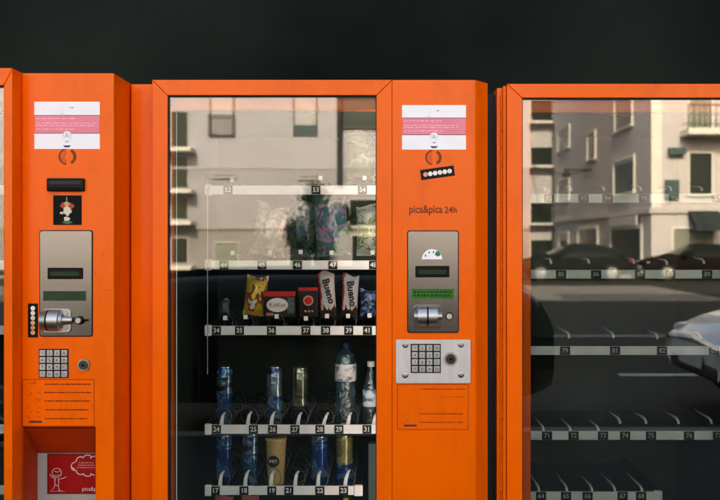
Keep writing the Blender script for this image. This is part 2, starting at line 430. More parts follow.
def dot_strip(root, cu, cv, L, W, d, ang, cols, name='dot_sticker'):
    x, z = PX(cu, d), PZ(cv, d); k = d / F; y = d - 0.0007
    mb = MB()
    R = Matrix.Rotation(ang, 3, 'Y')
    mb.box(x - L * k / 2, x + L * k / 2, y, d + 0.002, z - W * k / 2, z + W * k / 2, 0, rot=R)
    s = mb.build(name, [M['black']], root)
    n = len(cols)
    for i, c in enumerate(cols):
        t = (i - (n - 1) / 2) * (L * 0.86 / n) * k
        dx, dz = t * math.cos(ang), -t * math.sin(ang)
        m = MB(); m.disc(x + dx, z + dz, W * 0.225 * k, y - 0.0006, y + 0.0004)
        m.build('dot', c, s)

def instruction_panel(root, u0, u1, v0, v1, d, worn):
    X = lambda u: PX(u, d); Z = lambda v: PZ(v, d); y = d - 0.0003; t = 0.0007
    mb = MB()
    mb.box(X(u0), X(u1), y, d + .001, Z(v0) - t, Z(v0) + t); mb.box(X(u0), X(u1), y, d + .001, Z(v1) - t, Z(v1) + t)
    mb.box(X(u0) - t, X(u0) + t, y, d + .001, Z(v1) + t, Z(v0) - t); mb.box(X(u1) - t, X(u1) + t, y, d + .001, Z(v1) + t, Z(v0) - t)
    H = v1 - v0; W = u1 - u0
    for k, r in enumerate((0.10, 0.28, 0.46, 0.65, 0.84)):
        if worn and k == 2: continue
        e = 1.0 if k in (0, 1, 2) else 0.96
        if worn and k == 1: scribble(mb, X(u0 + W * .62), X(u0 + W * .96), Z(v0 + H * r), y, 0.0016, 0, 0.003, 0.01, 0.003); continue
        scribble(mb, X(u0 + W * .31), X(u0 + W * .96 * e), Z(v0 + H * r), y, 0.0030 if not worn else 0.0024, 0, 0.003, 0.012, 0.0014)
        for _ in range(4 if not worn else 2):
            a = X(u0 + W * random.uniform(.03, .22)); b = Z(v0 + H * (r + random.uniform(-.05, .05)))
            c = random.uniform(0.003, 0.007)
            mb.tube([(a, y, b), (a + c, y, b + random.uniform(-.004, .005)), (a + c * 1.7, y, b + random.uniform(-.004, .004))], 0.0005, 4)
    mb.box(X(u0 + W * .09), X(u0 + W * .27), y - 0.0003, d, Z(v0 + H * .93), Z(v0 + H * .89), 1)
    mb.build('instruction_print', [M['etch'], M['darkprint']], root)

KEYS = ['1', '2', '3', 'A', '4', '5', '6', 'B', '7', '8', '9', 'C', '*', '0', '#', 'D']
def keypad(root, u0, u1, v0, v1, d, backing):
    X = lambda u: PX(u, d); Z = lambda v: PZ(v, d)
    pw, ph = (u1 - u0) / 4, (v1 - v0) / 4
    mb = MB(); mb.box(X(u0 - .6), X(u1 + .4), d - 0.0008, d + 0.003, Z(v1 + .6), Z(v0 - .6), bev=0.0004)
    kp = mb.build('keypad', backing, root)
    for i in range(16):
        r, c = divmod(i, 4); cx = u0 + (c + .5) * pw; cz = v0 + (r + .5) * ph
        m = MB(); m.box(X(cx - pw * .40), X(cx + pw * .40), d - 0.0055, d - 0.001, Z(cz + ph * .41), Z(cz - ph * .41), 0, bev=0.0014)
        m.text(KEYS[i], 0.0125, X(cx), d - 0.0057, Z(cz), 1)
        m.build('key', [M['key'], M['keydark']], kp)

def lock(root, u, v, d, r):
    x, z = PX(u, d), PZ(v, d); R = r / F * d
    mb = MB(); mb.cyl((x, d + .002, z), (x, d - .006, z), R, R * 0.96, 28, 0); mb.cyl((x, d - .006, z), (x, d - .011, z), R * .78, R * .7, 28, 1)
    lk = mb.build('lock', [M['chrome'], M['steel']], root)
    k = MB(); k.box(x - R * .22, x + R * .26, d - .0117, d - .0109, z - R * .12, z + R * .10); k.cyl((x, d - .0109, z), (x, d - .0118, z), R * .2, R * .2, 14)
    k.build('keyhole', M['black'], lk)

# ---- materials for products
DOTS = [mat('dot_' + n, srgb(*c), 0.5) for n, c in (('white', (236, 226, 214)), ('pale', (230, 214, 200)), ('cream', (226, 206, 176)), ('gold', (214, 170, 110)), ('amber', (208, 150, 84)), ('rose', (222, 150, 120)))]

# ================================================================== CENTRE MACHINE
D0 = 2.40
cen = thing('vending_machine', 'orange vending machine stocked with drinks and snacks, between the two other machines', 'vending machine', (-0.24, 2.8, 0), 'orange vending machines in a row')
ZT = PZ(80, D0)
shell(cen, -0.772, 0.2500, ZT - 0.006, D0 + 0.031, 3.10, PX(172, D0 + .031), -0.012, 0.30, PZ(110, D0 + .031))
xl, xr = PX(152, D0), PX(392, D0)
fw = 15.5 / F * D0
mitred_frame(xl, xr, 0.22, ZT, fw, fw, fw, fw, D0, D0 + 0.0285).build('door_frame', M['orange'], cen)
ring(xl + fw - 0.004, xr - fw + 0.004, 0.22 + fw - 0.004, ZT - fw + 0.004, 0.0065, D0 + 0.0065, D0 + 0.028).build('gasket', M['gasket'], cen)
MB().box(xl + fw - 0.003, xr - fw + 0.003, D0 + 0.012, D0 + 0.016, 0.22 + fw - 0.003, ZT - fw + 0.003).build('glass_pane', M['pane'], cen)
mb = MB(); mb.box(PX(207.5, 2.56), PX(208.1, 2.56), 2.556, 2.559, 0.98, PZ(181, 2.56))
mb.build('edge_strip', M['spacer'], cen)
def emit(name, c, st):
    m, nt, b = new_mat(name); setp(b, base=(.2, .25, .25, 1), emis=c, es=st); return m
MB().cyl((-.0285, 2.440, 0.36), (-.0285, 2.440, 1.76), .0055, .0055, 14).build('light_tube', emit('tube_light_cool', (0.60, 0.84, 1.0, 1), 3.4), cen)
MB().cyl((PX(176.6, 2.445), 2.445, 0.36), (PX(176.6, 2.445), 2.445, PZ(113, 2.445)), .0017, .0017, 10).build('light_tube', emit('tube_light_dim', (0.70, 0.92, 0.95, 1), 0.03), cen)
# front panel with rounded edge and slanted hinge side
mb = MB()
mb.prism([(xr + 0.0014, D0), (PX(472.6, D0), D0), (PX(475, D0), D0 + 0.0012), (PX(477, D0), D0 + 0.0055), (0.2935, 2.4535), (0.2935, 2.462), (0.2927, 2.462), (0.25, 2.4285), (xr + 0.0014, 2.4285)], 0.22, ZT, plane='xy', bev=0.0)
fp = mb.build('front_panel', M['orange'], cen)
mb = MB(); mb.box(xl, 0.25, D0 + 0.008, D0 + 0.0285, 0.075, 0.213, bev=0.003); mb.build('kick_plate', M['orange'], cen)
info_sticker(cen, 402, 466, 105.2, 149.6, D0)
round_logo(cen, 433, 157.5, 7.6, D0)
dot_strip(cen, 437.5, 172.8, 34, 10.2, D0, -math.radians(8), [DOTS[5], DOTS[0], DOTS[0], DOTS[1], DOTS[0], DOTS[1]])
mb = MB(); mb.text('pica&pica', 0.0325, PX(409, D0), D0 - 0.0004, PZ(209.5, D0), 0, 'LEFT', sx=0.80, bold=.0007); mb.text('24h', 0.026, PX(444.5, D0), D0 - 0.0004, PZ(210.2, D0), 0, 'LEFT', sx=0.95, bold=.0006)
mb.build('lettering', M['brown'], cen)
# coin panel
def rounded(x0, x1, z0, z1, r, n=5):
    po = []
    for cx, cz, a in ((x1 - r, z1 - r, 0), (x0 + r, z1 - r, 90), (x0 + r, z0 + r, 180), (x1 - r, z0 + r, 270)):
        for i in range(n + 1):
            t = math.radians(a + 90 * i / n); po.append((cx + r * math.cos(t), cz + r * math.sin(t)))
    return po
def coin_panel(root, u0, u1, v0, v1, d, slot, lcd, lcdmat, kind):
    X = lambda u: PX(u, d); Z = lambda v: PZ(v, d)
    mb = MB(); mb.prism(rounded(X(u0), X(u1), Z(v1), Z(v0), 0.007), d - 0.0045, d + 0.002, bev=0.0009)
    cp = mb.build('coin_panel', M['steel'], root)
    MB().prism(rounded(X(u0 - .9), X(u1 + .9), Z(v1 + .9), Z(v0 - .9), 0.008), d - 0.0012, d + 0.001).build('shadow_gap_gasket', M['gasket'], cp)
    y = d - 0.0045
    s = MB()
    s.box(X(slot[0]), X(slot[1]), y - 0.005, y + 0.002, Z(slot[3]), Z(slot[2]), 0, bev=0.0022)
    s.box(X(slot[0] + 3), X(slot[1] - 3), y - 0.0056, y - 0.0046, Z(slot[3] - 3.2), Z(slot[2] + 3.8), 1)
    s.box(X(slot[0] + 3), X(slot[1] - 3), y - 0.008, y - 0.0045, Z(slot[3] - 2.0), Z(slot[3] - 2.8), 0, bev=0.0008)
    s.build('banknote_slot', [M['black'], M['lcd_ink']], cp)
    l = MB(); l.box(X(lcd[0]), X(lcd[1]), y - 0.0006, y + 0.002, Z(lcd[3]), Z(lcd[2]), 0)
    for a in ((lcd[0] - 1, lcd[1] + 1, lcd[3], lcd[3] + .8), (lcd[0] - 1, lcd[1] + 1, lcd[2] - .8, lcd[2])):
        l.box(X(a[0]), X(a[1]), y - 0.0014, y + 0.001, Z(a[3]), Z(a[2]), 2)
    if kind == 'c':
        for r in (0.32, 0.68): scribble(l, X(lcd[0] + 2), X(lcd[1] - 2), Z(lcd[2] + (lcd[3] - lcd[2]) * r), y - 0.0006, 0.0065, 1, 0.004, 0.008, 0.003, 0.0002)
    l.build('display', [lcdmat, M['lcd_ink'], M['steel']], cp)
    return cp, y
cp, y = coin_panel(cen, 408, 458, 231.3, 332, D0, (415.3, 449.2, 265.8, 277.2), (411.6, 453.6, 288.8, 298.6), M['lcd'], 'c')
X = lambda u: PX(u, D0); Z = lambda v: PZ(v, D0)
# fan-shaped sticker of playing-card like wedges
mb = MB(); cx, cz = X(432), Z(259.3); R0 = 10.2 / F * D0
for i in range(5):
    a0, a1 = math.radians(180 - 36 * i), math.radians(180 - 36 * (i + 1))
    po = [(cx, cz)] + [(cx + R0 * math.cos(a0 + (a1 - a0) * t / 4), cz + R0 * math.sin(a0 + (a1 - a0) * t / 4)) for t in range(5)]
    mb.prism(po, y - 0.0006, y + 0.001, 0)
for i, t in enumerate((150, 112, 78)):
    a = math.radians(t); q = (cx + R0 * .72 * math.cos(a), cz + R0 * .72 * math.sin(a))
    mb.box(q[0] - .0022, q[0] + .0012, y - 0.0009, y - .0002, q[1] - .003, q[1] + .003, 1)
po = [(cx + R0 * r * math.cos(math.radians(a)), cz + R0 * r * math.sin(math.radians(a))) for r, a in ((.52, 62), (.95, 62), (1.02, 45), (.95, 26), (.6, 26))]
mb.prism(po, y - 0.0010, y - 0.0002, 2)
mb.build('fan_sticker', [M['paper'], M['darkprint'], mat('sticker_green', srgb(20, 120, 84), 0.5)], cp)
def coin_mech(cp, y, kind):
    mb = MB()
    if kind == 'c':
        mb.prism(rounded(X(413.5), X(440.5), Z(327.8), Z(304.6), 0.010), y - 0.004, y + 0.002, bev=0.0015)
        b = mb.build('coin_entry', M['steel'], cp)
        m = MB(); zc = Z(316); r = 10.2 / F * D0
        m.cyl((X(417.5), y - .010, zc), (X(426.4), y - .010, zc), r * .92, r, 28); m.cyl((X(428), y - .010, zc), (X(437), y - .010, zc), r, r * .92, 28)
        m.cyl((X(414), y - .012, zc), (X(417.5), y - .012, zc), r * .42, r * .42, 18); m.cyl((X(437), y - .012, zc), (X(441.5), y - .012, zc), r * .38, r * .38, 18)
        m.build('coin_drum', M['chrome'], b)
        m = MB(); m.cyl((X(426.3), y - .010, zc), (X(428.1), y - .010, zc), r * .9, r * .9, 24); m.build('coin_slot', M['black'], b)
        m = MB(); m.cyl((X(449), y + .001, Z(316)), (X(449), y - .004, Z(316)), 3.9 / F * D0, 3.9 / F * D0, 24, 1); m.cyl((X(449), y - .004, Z(316)), (X(449), y - .009, Z(316)), 3.0 / F * D0, 2.7 / F * D0, 24, 0)
        m.build('return_button', [M['key'], M['gasket']], cp)
coin_mech(cp, y, 'c')
# keypad plate
scr = random.Random(11)
def scuffs(root, x0, x1, z0, z1, d, n):
    mb = MB()
    for _ in range(n):
        x, z = scr.uniform(x0, x1), scr.uniform(z0, z1); a = scr.uniform(-.6, .6) + (math.pi / 2 if scr.random() < .4 else 0); L = scr.uniform(.004, .022); w = scr.uniform(.0003, .0007)
        dx, dz = L * math.cos(a), L * math.sin(a)
        mb.tube([(x, d, z), (x + dx * .5, d, z + dz * .5 + w), (x + dx, d, z + dz)], [w * .4, w, w * .3], 4, 0 if scr.random() < .6 else 1)
    o = mb.build('scratch_marks', [mat('scratch_dark', srgb(150, 52, 8), .6), mat('scratch_pale', srgb(240, 150, 80), .6)], root); o['kind'] = 'stuff'
scuffs(cen, xr + .01, .24, .5, 1.85, D0, 34)
mb = MB(); mb.prism(rounded(X(395.8), X(470.4), Z(383), Z(339.6), 0.004), D0 - 0.004, D0 + 0.002, bev=0.0008)
kpl = mb.build('keypad_plate', M['plate'], cen)
dk = D0 - 0.004
for i, (u, v) in enumerate(((405.3, 344.7), (461, 344.3), (405.2, 375), (461, 374.6))):
    m = MB(); x, z = PX(u, dk), PZ(v, dk); r = 3.3 / F * dk
    m.cyl((x, dk + .001, z), (x, dk - .0022, z), r, r * .9, 20); m.cyl((x, dk - .0022, z), (x, dk - .0042, z), r * .9, r * .45, 20)
    m.build('screw', M['chrome'], kpl)
keypad(cen, 411.2, 440.4, 344.4, 372.4, dk, M['keydark'])
lock(cen, 450.6, 358.6, dk, 6.6)
instruction_panel(cen, 397.5, 468.3, 384.5, 429.5, D0, True)

DS = D0 + 0.17
XS0, XS1 = PX(206, DS), -0.02
rows = [
    (190, [(52, 228), (53, 316), (54, 362.5)], [(232, 180), (320.5, 178), (364.5, 178)], 'square'),
    (265, [(44, 224), (45, 262), (46, 297.5), (47, 333), (48, 373.5)], [(232.5, 253), (270, 252.3), (300.5, 252), (331.5, 252.6), (372.5, 252.5)], 'square'),
    (330.5, [(34, 216.5), (35, 239.5), (36, 271.5), (37, 306), (38, 325.7), (39, 348.8), (41, 367.5)], [(225, 318), (245.5, 317), (276.5, 316.5), (305.8, 318.5), (327, 316), (348, 316), (369.5, 315.5)], 'square'),
    (429.3, [(24, 216.5), (25, 253.5), (26, 272.7), (27, 295), (28, 320), (29, 339), (31, 367)], [(222.5, 421), (248.8, 420), (272.2, 420), (298.8, 421), (324.5, 421), (349, 421), (374.5, 421)], 'paddle'),
    (490.5, [(17, 215.3), (18, 244), (19, 271.8), (21, 289), (22, 320), (23, 343.7)], [(221, 480), (246, 479), (272, 480), (296, 480), (319, 480), (346, 479)], 'paddle'),
    (553, [(11, 216), (12, 246), (13, 274), (14, 300), (15, 324), (16, 347)], [(221, 543), (249, 542), (277, 543), (303, 543), (327, 542), (349, 542)], 'paddle'),
]
for i, (v, tg, tp, kd) in enumerate(rows):
    x1 = XS1 if i < 4 else PX(361.5, DS)
    cu = [u for u, _ in tp if u < 372]
    make_shelf(cen, v, XS0, x1, DS, tg, tp, kd, M['rail'], True, i >= 4, [(u, 0.026 if kd == 'square' else 0.030) for u in cu])
# cable duct beside the lowest shelves
MB().box(PX(368.2, 2.56), -0.018, 2.56, 2.60, 0.32, PZ(444, 2.56), bev=0.002).build('cable_duct', mat('duct_green', (0.03, 0.055, 0.05), 0.5), cen)

# ================================================================== PRODUCTS (each a thing inside the machine)
DP = D0 + 0.235                                    # depth of the product fronts
def shelf_z(v): return PZ(v, DS) - 0.0065
def bag(name, label, cat, u0, u1, v0, v1, mt, depth=0.05, tilt=0.0, lean=0.0, d=DP, group=None, crimp=True, text=None, nu=14, nv=18):
    x0, x1, z1, z0 = PX(u0, d), PX(u1, d), PZ(v0, d), PZ(v1, d)
    w, h = x1 - x0, z1 - z0
    root = thing(name, label, cat, ((x0 + x1) / 2, d + depth / 2, z0), group, local=True)
    vs = []; fs = []
    for sgn in (-1, 1):
        o = len(vs)
        for j in range(nv + 1):
            for i in range(nu + 1):
                a, b = i / nu, j / nv
                bul = (max(0, math.sin(math.pi * a)) ** 0.6) * (max(0, math.sin(math.pi * (b * 0.94 + .03))) ** 0.5)
                wr = 0.10 * math.sin(13 * a + 7 * b + u0) * math.sin(9 * b + 3 * a) * bul
                px = (a - .5) * w * (1 - 0.05 * math.sin(math.pi * b)); pz = b * h + 0.006 * math.sin(5 * a + u0) * (b > .9)
                py = sgn * depth / 2 * (bul + wr)
                if crimp and (j <= 1 or j >= nv - 1): py = sgn * 0.0015 + 0.002 * math.sin(40 * a)
                vs.append((px, py, pz))
        for j in range(nv):
            for i in range(nu):
                q = [o + j * (nu + 1) + i, o + j * (nu + 1) + i + 1, o + (j + 1) * (nu + 1) + i + 1, o + (j + 1) * (nu + 1) + i]
                fs.append(q if sgn < 0 else q[::-1])
    o = MB(); o.add(vs, fs, 0, True)
    ob = o.build('wrapper', mt, root)
    if text:
        for (t, sz, tx, tz, rot, m, sx) in text:
            q = MB(); q.text(t, sz, tx * w, -depth * .56 - 0.002, h * tz, 0, rot=rot, sx=sx, ext=0.0004, bold=.001); q.build('lettering', m, root)
    root.rotation_euler = (lean, tilt, 0)
    return root

def lather(label, cat, name, u, vtop, shelfv, prof, mats, parts, d=DP, seg=28):
    """prof parts: list of (part name, profile [(r,z)], material)"""
    z0 = shelf_z(shelfv) + 0.001
    x = PX(u, d + 0.03)
    root = thing(name, label, cat, (x, d + 0.03, z0), local=True)
    for pn, pr, m in parts:
        mb = MB(); mb.lathe(pr, 0, 0, 0, seg); mb.build(pn, m, root, True)
    return root

M['alu'] = mat('can_aluminium', (0.62, 0.64, 0.66), 0.25, 1.0)
def can(label, u, uw, vtop, shelfv, colour_mat, band=None, name='drink_can'):
    d = DP + 0.03; z0 = shelf_z(shelfv) + .001
    r = uw / 2 / F * d; H = PZ(vtop, d) - z0
    parts = [('body', [(r * .80, 0.0), (r * .86, 0.002), (r, 0.010), (r, H - 0.014), (r * .90, H - 0.004)], colour_mat),
             ('lid', [(r * .90, H - .004), (r * .93, H - .001), (r * .91, H), (r * .86, H - .001), (r * .84, H - .005), (0.0005, H - .005)], M['alu']),
             ('pull_tab', [(r * .30, H - .005), (r * .30, H - .0025), (0.0004, H - .0025)], M['alu'])]
    if band:
        parts.append(('label_band', [(r * 1.004, H * band[0]), (r * 1.006, H * (band[0] + .005)), (r * 1.006, H * (band[1] - .005)), (r * 1.004, H * band[1])], band[2]))
    return lather(label, 'drink can', name, u, vtop, shelfv, None, None, parts)

blue = patch_mat('can_blue', [srgb(12, 44, 84), srgb(24, 84, 140), srgb(20, 66, 116), srgb(120, 160, 180), srgb(30, 96, 150)], 34, 0.2, 0.55, 1.3)
blue2 = patch_mat('can_deep_blue', [srgb(10, 34, 80), srgb(18, 62, 130), srgb(14, 50, 110), srgb(70, 130, 180)], 30, 0.2, 0.5, 4.2)
silv = patch_mat('can_silver_blue', [srgb(90, 120, 140), srgb(150, 172, 184), srgb(130, 156, 172), srgb(40, 70, 110)], 30, 0.22, 0.8, 2.2)
olive = patch_mat('can_olive', [srgb(60, 72, 62), srgb(110, 122, 104), srgb(88, 100, 86), srgb(150, 156, 140)], 28, 0.22, 0.8, 6.1)
gold = patch_mat('can_gold', [srgb(80, 84, 50), srgb(136, 132, 84), srgb(110, 110, 70), srgb(170, 164, 120)], 30, 0.28, 0.5, 7.7)
navy = mat('can_navy', srgb(10, 20, 46), 0.3, 0.3, var=0.2, scale=20)
can('slim blue energy drink can standing alone behind tag 24', 224.6, 16, 366, 429.3, blue, (0.55, 0.82, silv))
can('slim silver and blue can between tags 25 and 27', 274.5, 16, 366, 429.3, silv, (0.12, 0.5, blue))
can('grey green can standing left of the empty slot 28', 300, 16, 367, 429.3, olive, (0.10, 0.34, navy))
can('bright blue can at the far left of the lowest visible shelf', 224, 16, 434, 490.5, blue2, (0.72, 0.9, blue))
can('blue can with silver upper half, beside the beige cup', 250.5, 16, 433, 490.5, blue, (0.62, 0.95, silv))
can('wide deep blue can with pale rim band behind tag 22', 319.5, 17, 435, 490.5, blue2, (0.84, 0.94, silv))
can('olive gold can with blue foot behind tag 23', 344.5, 16.5, 434, 490.5, gold, (0.04, 0.42, blue2))
# water bottles
clear_pl = glass_mat('ribbed_clear_plastic', 2.1, (0.74, 0.88, 0.92, 1), wav=0.0)
_g = [n for n in clear_pl.node_tree.nodes if n.type == 'BSDF_GLOSSY'][0]; _g.inputs['Roughness'].default_value = 0.12; _g.inputs[0].default_value = (0.80, 0.95, 1.0, 1)
_n = clear_pl.node_tree.nodes.new('ShaderNodeTexNoise'); _n.inputs['Scale'].default_value = 95
_c = clear_pl.node_tree.nodes.new('ShaderNodeTexCoord'); _b = clear_pl.node_tree.nodes.new('ShaderNodeBump'); _b.inputs['Strength'].default_value = .5; _b.inputs['Distance'].default_value = .01
clear_pl.node_tree.links.new(_c.outputs['Object'], _n.inputs['Vector']); clear_pl.node_tree.links.new(_n.outputs['Fac'], _b.inputs['Height']); clear_pl.node_tree.links.new(_b.outputs[0], _g.inputs['Normal'])
lab_w = patch_mat('bottle_label_print', [srgb(120, 130, 140), srgb(226, 222, 222), srgb(236, 234, 234), srgb(214, 216, 222), srgb(120, 140, 160)], 60, 0.4, seed=3)
lab_b = patch_mat('bottle_label_blue', [srgb(226, 232, 236), srgb(70, 140, 190), srgb(236, 238, 240)], 40, 0.4, seed=9)
capd = mat('cap_dark_blue', srgb(18, 36, 66), 0.4)
def bottle(label, u, uw, vtop, shelfv, labm, lz, capm, ribs=9):
    d = DP + 0.035; z0 = shelf_z(shelfv) + .001; r = uw / 2 / F * d; H = PZ(vtop, d) - z0
    pr = [(0.0005, 0.004), (r * .7, 0.0), (r * .93, 0.004)]
    zt = H * lz[0]
    for k in range(ribs):
        za = 0.008 + (zt - 0.010) * k / ribs; zb = 0.008 + (zt - 0.010) * (k + .5) / ribs
        pr += [(r * .99, za), (r * .92, zb)]
    pr += [(r * .97, zt), (r * .97, H * lz[1]), (r, H * (lz[1] + .01)), (r * .95, H * (lz[1] + .06)), (r * .72, H * (lz[1] + .14)), (r * .42, H * 0.90), (r * .36, H * 0.92), (r * .36, H * .93)]
    parts = [('body', pr, clear_pl), ('label', [(r * .985, H * lz[0]), (r * 1.0, H * (lz[0] + .01)), (r * 1.0, H * (lz[1] - .01)), (r * .985, H * lz[1])], labm),
             ('cap', [(r * .40, H * .915), (r * .44, H * .92), (r * .44, H * .995), (r * .40, H), (0.0004, H)], capm)]
    return lather(label, 'bottle', 'water_bottle', u, vtop, shelfv, None, None, parts)
bottle('tall ribbed water bottle with dark blue cap and pale label', 345.6, 21.5, 342, 429.3, lab_w, (0.535, 0.745), capd)
bottle('small water bottle with white cap and blue label, beside the orange stile', 371, 17, 361, 429.3, lab_b, (0.30, 0.56), M['white'], 5)
bottle('yellow capped bottle on the shelf under tag 23', 346, 13, 497, 553, lab_b, (0.2, 0.5), mat('cap_yellow', srgb(210, 170, 40), 0.4), 5)
# beige paper cup with black round mark
beige = mat('cup_beige', srgb(196, 168, 118), 0.45, var=0.15, scale=18)
zc0 = shelf_z(490.5) + .001; dcp = DP + .03; Hc = PZ(437, dcp) - zc0; rt, rb = 10.6 / F * dcp, 8.0 / F * dcp
cup = thing('coffee_cup', 'beige coffee cup wider at its top, with black round mark', 'cup', (PX(276, dcp), dcp, zc0), local=True)
mb = MB(); mb.lathe([(0.0004, 0.002), (rb, 0), (rb + .0004, .003), (rt * .97, Hc - .008), (rt * 1.03, Hc - .007), (rt * 1.03, Hc - .002), (rt, Hc), (0.0004, Hc - .001)], 0, 0, 0, 30); mb.build('body', beige, cup, True)
mb = MB(); mb.cyl((-.004, -rt * .78, Hc * .52), (-.004, -rt * 1.0, Hc * .53), .0185, .0185, 28); em = mb.build('round_mark', M['black'], cup)
mb = MB(); mb.text('MO', 0.016, -.004, -rt * 1.0 - .0006, Hc * .53); mb.build('mark_lettering', M['tagnum'], em)
# snacks on shelf row 34-41
yel = patch_mat('wrap_gold', [srgb(60, 150, 160), srgb(196, 150, 40), srgb(226, 186, 70), srgb(120, 80, 30), srgb(190, 60, 40), srgb(220, 220, 200)], 28, 0.28, 0.2, 2.0)
bag('snack_bag', 'gold crinkled snack bag with red print behind tag 35', 'snack', 241, 263, 276, 316, yel, 0.05, tilt=0.12)
redtop = mat('wrap_red', srgb(190, 30, 24), 0.35); dark = mat('wrap_dark_brown', srgb(26, 14, 13), 0.35, var=0.3, scale=18)
dgreen = patch_mat('wrap_dark_green', [srgb(20, 40, 40), srgb(60, 84, 84), srgb(30, 50, 52)], 40, 0.4, seed=5)
def boxpack(name, label, u0, u1, v0, v1, fm, build):
    x0, x1, z1, z0 = PX(u0, DP), PX(u1, DP), PZ(v0, DP), PZ(v1, DP)
    root = thing(name, label, 'chocolate bar', ((x0 + x1) / 2, DP + .02, z0), local=True)
    w, h = (x1 - x0) / 2, z1 - z0
    mb = MB(); mb.box(-w, w, -.018, .02, 0, h, 0, bev=0.003); mb.build('packet', fm, root)
    build(root, w, h); return root
def kit(root, w, h):
    mb = MB(); mb.box(-w * .99, w * .99, -.0195, -.0178, h * .80, h * .985); mb.build('top_stripe', redtop, root)
    mb = MB()
    n = 28; po = [(-w * .12 + w * .66 * math.cos(2 * math.pi * i / n), h * .48 + h * .26 * math.sin(2 * math.pi * i / n)) for i in range(n)]
    mb.prism(po, -.0198, -.0178); ov = mb.build('oval_logo', M['tagnum'], root)
    mb = MB(); mb.text('KitKat', 0.0215, -w * .12, -.0202, h * .48, sx=0.95); mb.build('lettering', redtop, ov)
    mb = MB(); mb.box(w * .50, w * .92, -.0194, -.0178, h * .16, h * .76); mb.build('side_print', dgreen, root)
    mb = MB(); mb.box(-w * .80, -w * .35, -.0194, -.0178, h * .08, h * .19); mb.build('price_mark', mat('wrap_rose', srgb(190, 110, 110), 0.4), root)
boxpack('chocolate_packet', 'dark chocolate packet with red top stripe and oval logo', 263, 295.5, 291, 318, dark, kit)
def rnd(root, w, h):
    mb = MB(); mb.box(-w * .99, w * .99, -.0195, -.0178, h * .88, h * .985); mb.build('top_stripe', redtop, root)
    mb = MB(); mb.disc(0, h * .56, w * .52, -.0196, -.0178, 0, 28); d_ = mb.build('round_logo', mat('wrap_pale_pink', srgb(206, 160, 160), 0.4), root)
    mb = MB(); mb.disc(0, h * .56, w * .40, -.0200, -.0190, 0, 28); mb.box(-w * .45, w * .45, -.0199, -.0190, h * .54, h * .58); mb.build('logo_centre', redtop, d_)
    mb = MB(); scribble(mb, -w * .4, w * .5, h * .22, -.018, .006, 0, .004, .012); mb.build('small_print', M['greyprint'], root)
boxpack('chocolate_packet', 'upright dark packet with red round logo behind tag 37', 298.5, 318, 287, 318, dark, rnd)
def bar_mat():
    m, nt, b = new_mat('wrap_white_red'); tc = nt.nodes.new('ShaderNodeTexCoord'); sp = nt.nodes.new('ShaderNodeSeparateXYZ')
    n = nt.nodes.new('ShaderNodeTexNoise'); n.inputs['Scale'].default_value = 5; nt.links.new(tc.outputs['Generated'], n.inputs['Vector']); nt.links.new(tc.outputs['Generated'], sp.inputs[0])
    a = nt.nodes.new('ShaderNodeMath'); a.operation = 'MULTIPLY_ADD'; a.inputs[1].default_value = .5; nt.links.new(n.outputs['Fac'], a.inputs[0]); nt.links.new(sp.outputs['X'], a.inputs[2])
    r = nt.nodes.new('ShaderNodeValToRGB'); r.color_ramp.interpolation = 'CONSTANT'; e = r.color_ramp.elements
    e[0].position = 0; e[0].color = srgb(186, 44, 50); e[1].position = .40; e[1].color = srgb(196, 190, 190)
    nt.links.new(a.outputs[0], r.inputs[0])
    a2 = nt.nodes.new('ShaderNodeMath'); a2.operation = 'MULTIPLY_ADD'; a2.inputs[1].default_value = .4; nt.links.new(n.outputs['Fac'], a2.inputs[0]); nt.links.new(sp.outputs['Z'], a2.inputs[2])
    r2 = nt.nodes.new('ShaderNodeValToRGB'); r2.color_ramp.interpolation = 'CONSTANT'; r2.color_ramp.elements[0].color = (1, 1, 1, 1); r2.color_ramp.elements[1].position = .40; r2.color_ramp.elements[1].color = (0, 0, 0, 1)
    nt.links.new(a2.outputs[0], r2.inputs[0])
    mx = nt.nodes.new('ShaderNodeMix'); mx.data_type = 'RGBA'; mx.inputs[7].default_value = srgb(60, 34, 28)
    nt.links.new(r2.outputs[0], mx.inputs[0]); nt.links.new(r.outputs[0], mx.inputs[6]); nt.links.new(mx.outputs[2], b.inputs['Base Color'])
    setp(b, rough=.35, spec=.3); return m
bw = bar_mat()
bt = mat('bueno_print', srgb(52, 34, 38), 0.45)
bag('chocolate_bar', 'white chocolate bar wrapper, left one of the pair, behind tag 38', 'chocolate bar', 320, 336.5, 272.5, 317, bw, 0.03, tilt=-0.06, text=[('Bueno', 0.032, .12, .58, math.radians(-78), bt, 1.0)])
bag('chocolate_bar', 'white chocolate bar wrapper, right one of the pair, behind tag 39', 'chocolate bar', 340.5, 357, 275, 317, bw, 0.03, tilt=0.05, text=[('Bueno', 0.032, .10, .56, math.radians(-80), bt, 1.0)])
nvp = patch_mat('wrap_navy', [srgb(16, 22, 44), srgb(24, 40, 90), srgb(120, 150, 190), srgb(20, 30, 60)], 42, 0.3, 0.2, 4)
bag('snack_bag', 'small navy blue snack packet beside the orange stile', 'snack', 360, 379, 290, 317, nvp, 0.04)
bag('snack_bag', 'tiny dark packet standing behind tag 34', 'snack', 218, 229, 300, 318, dgreen, 0.03)
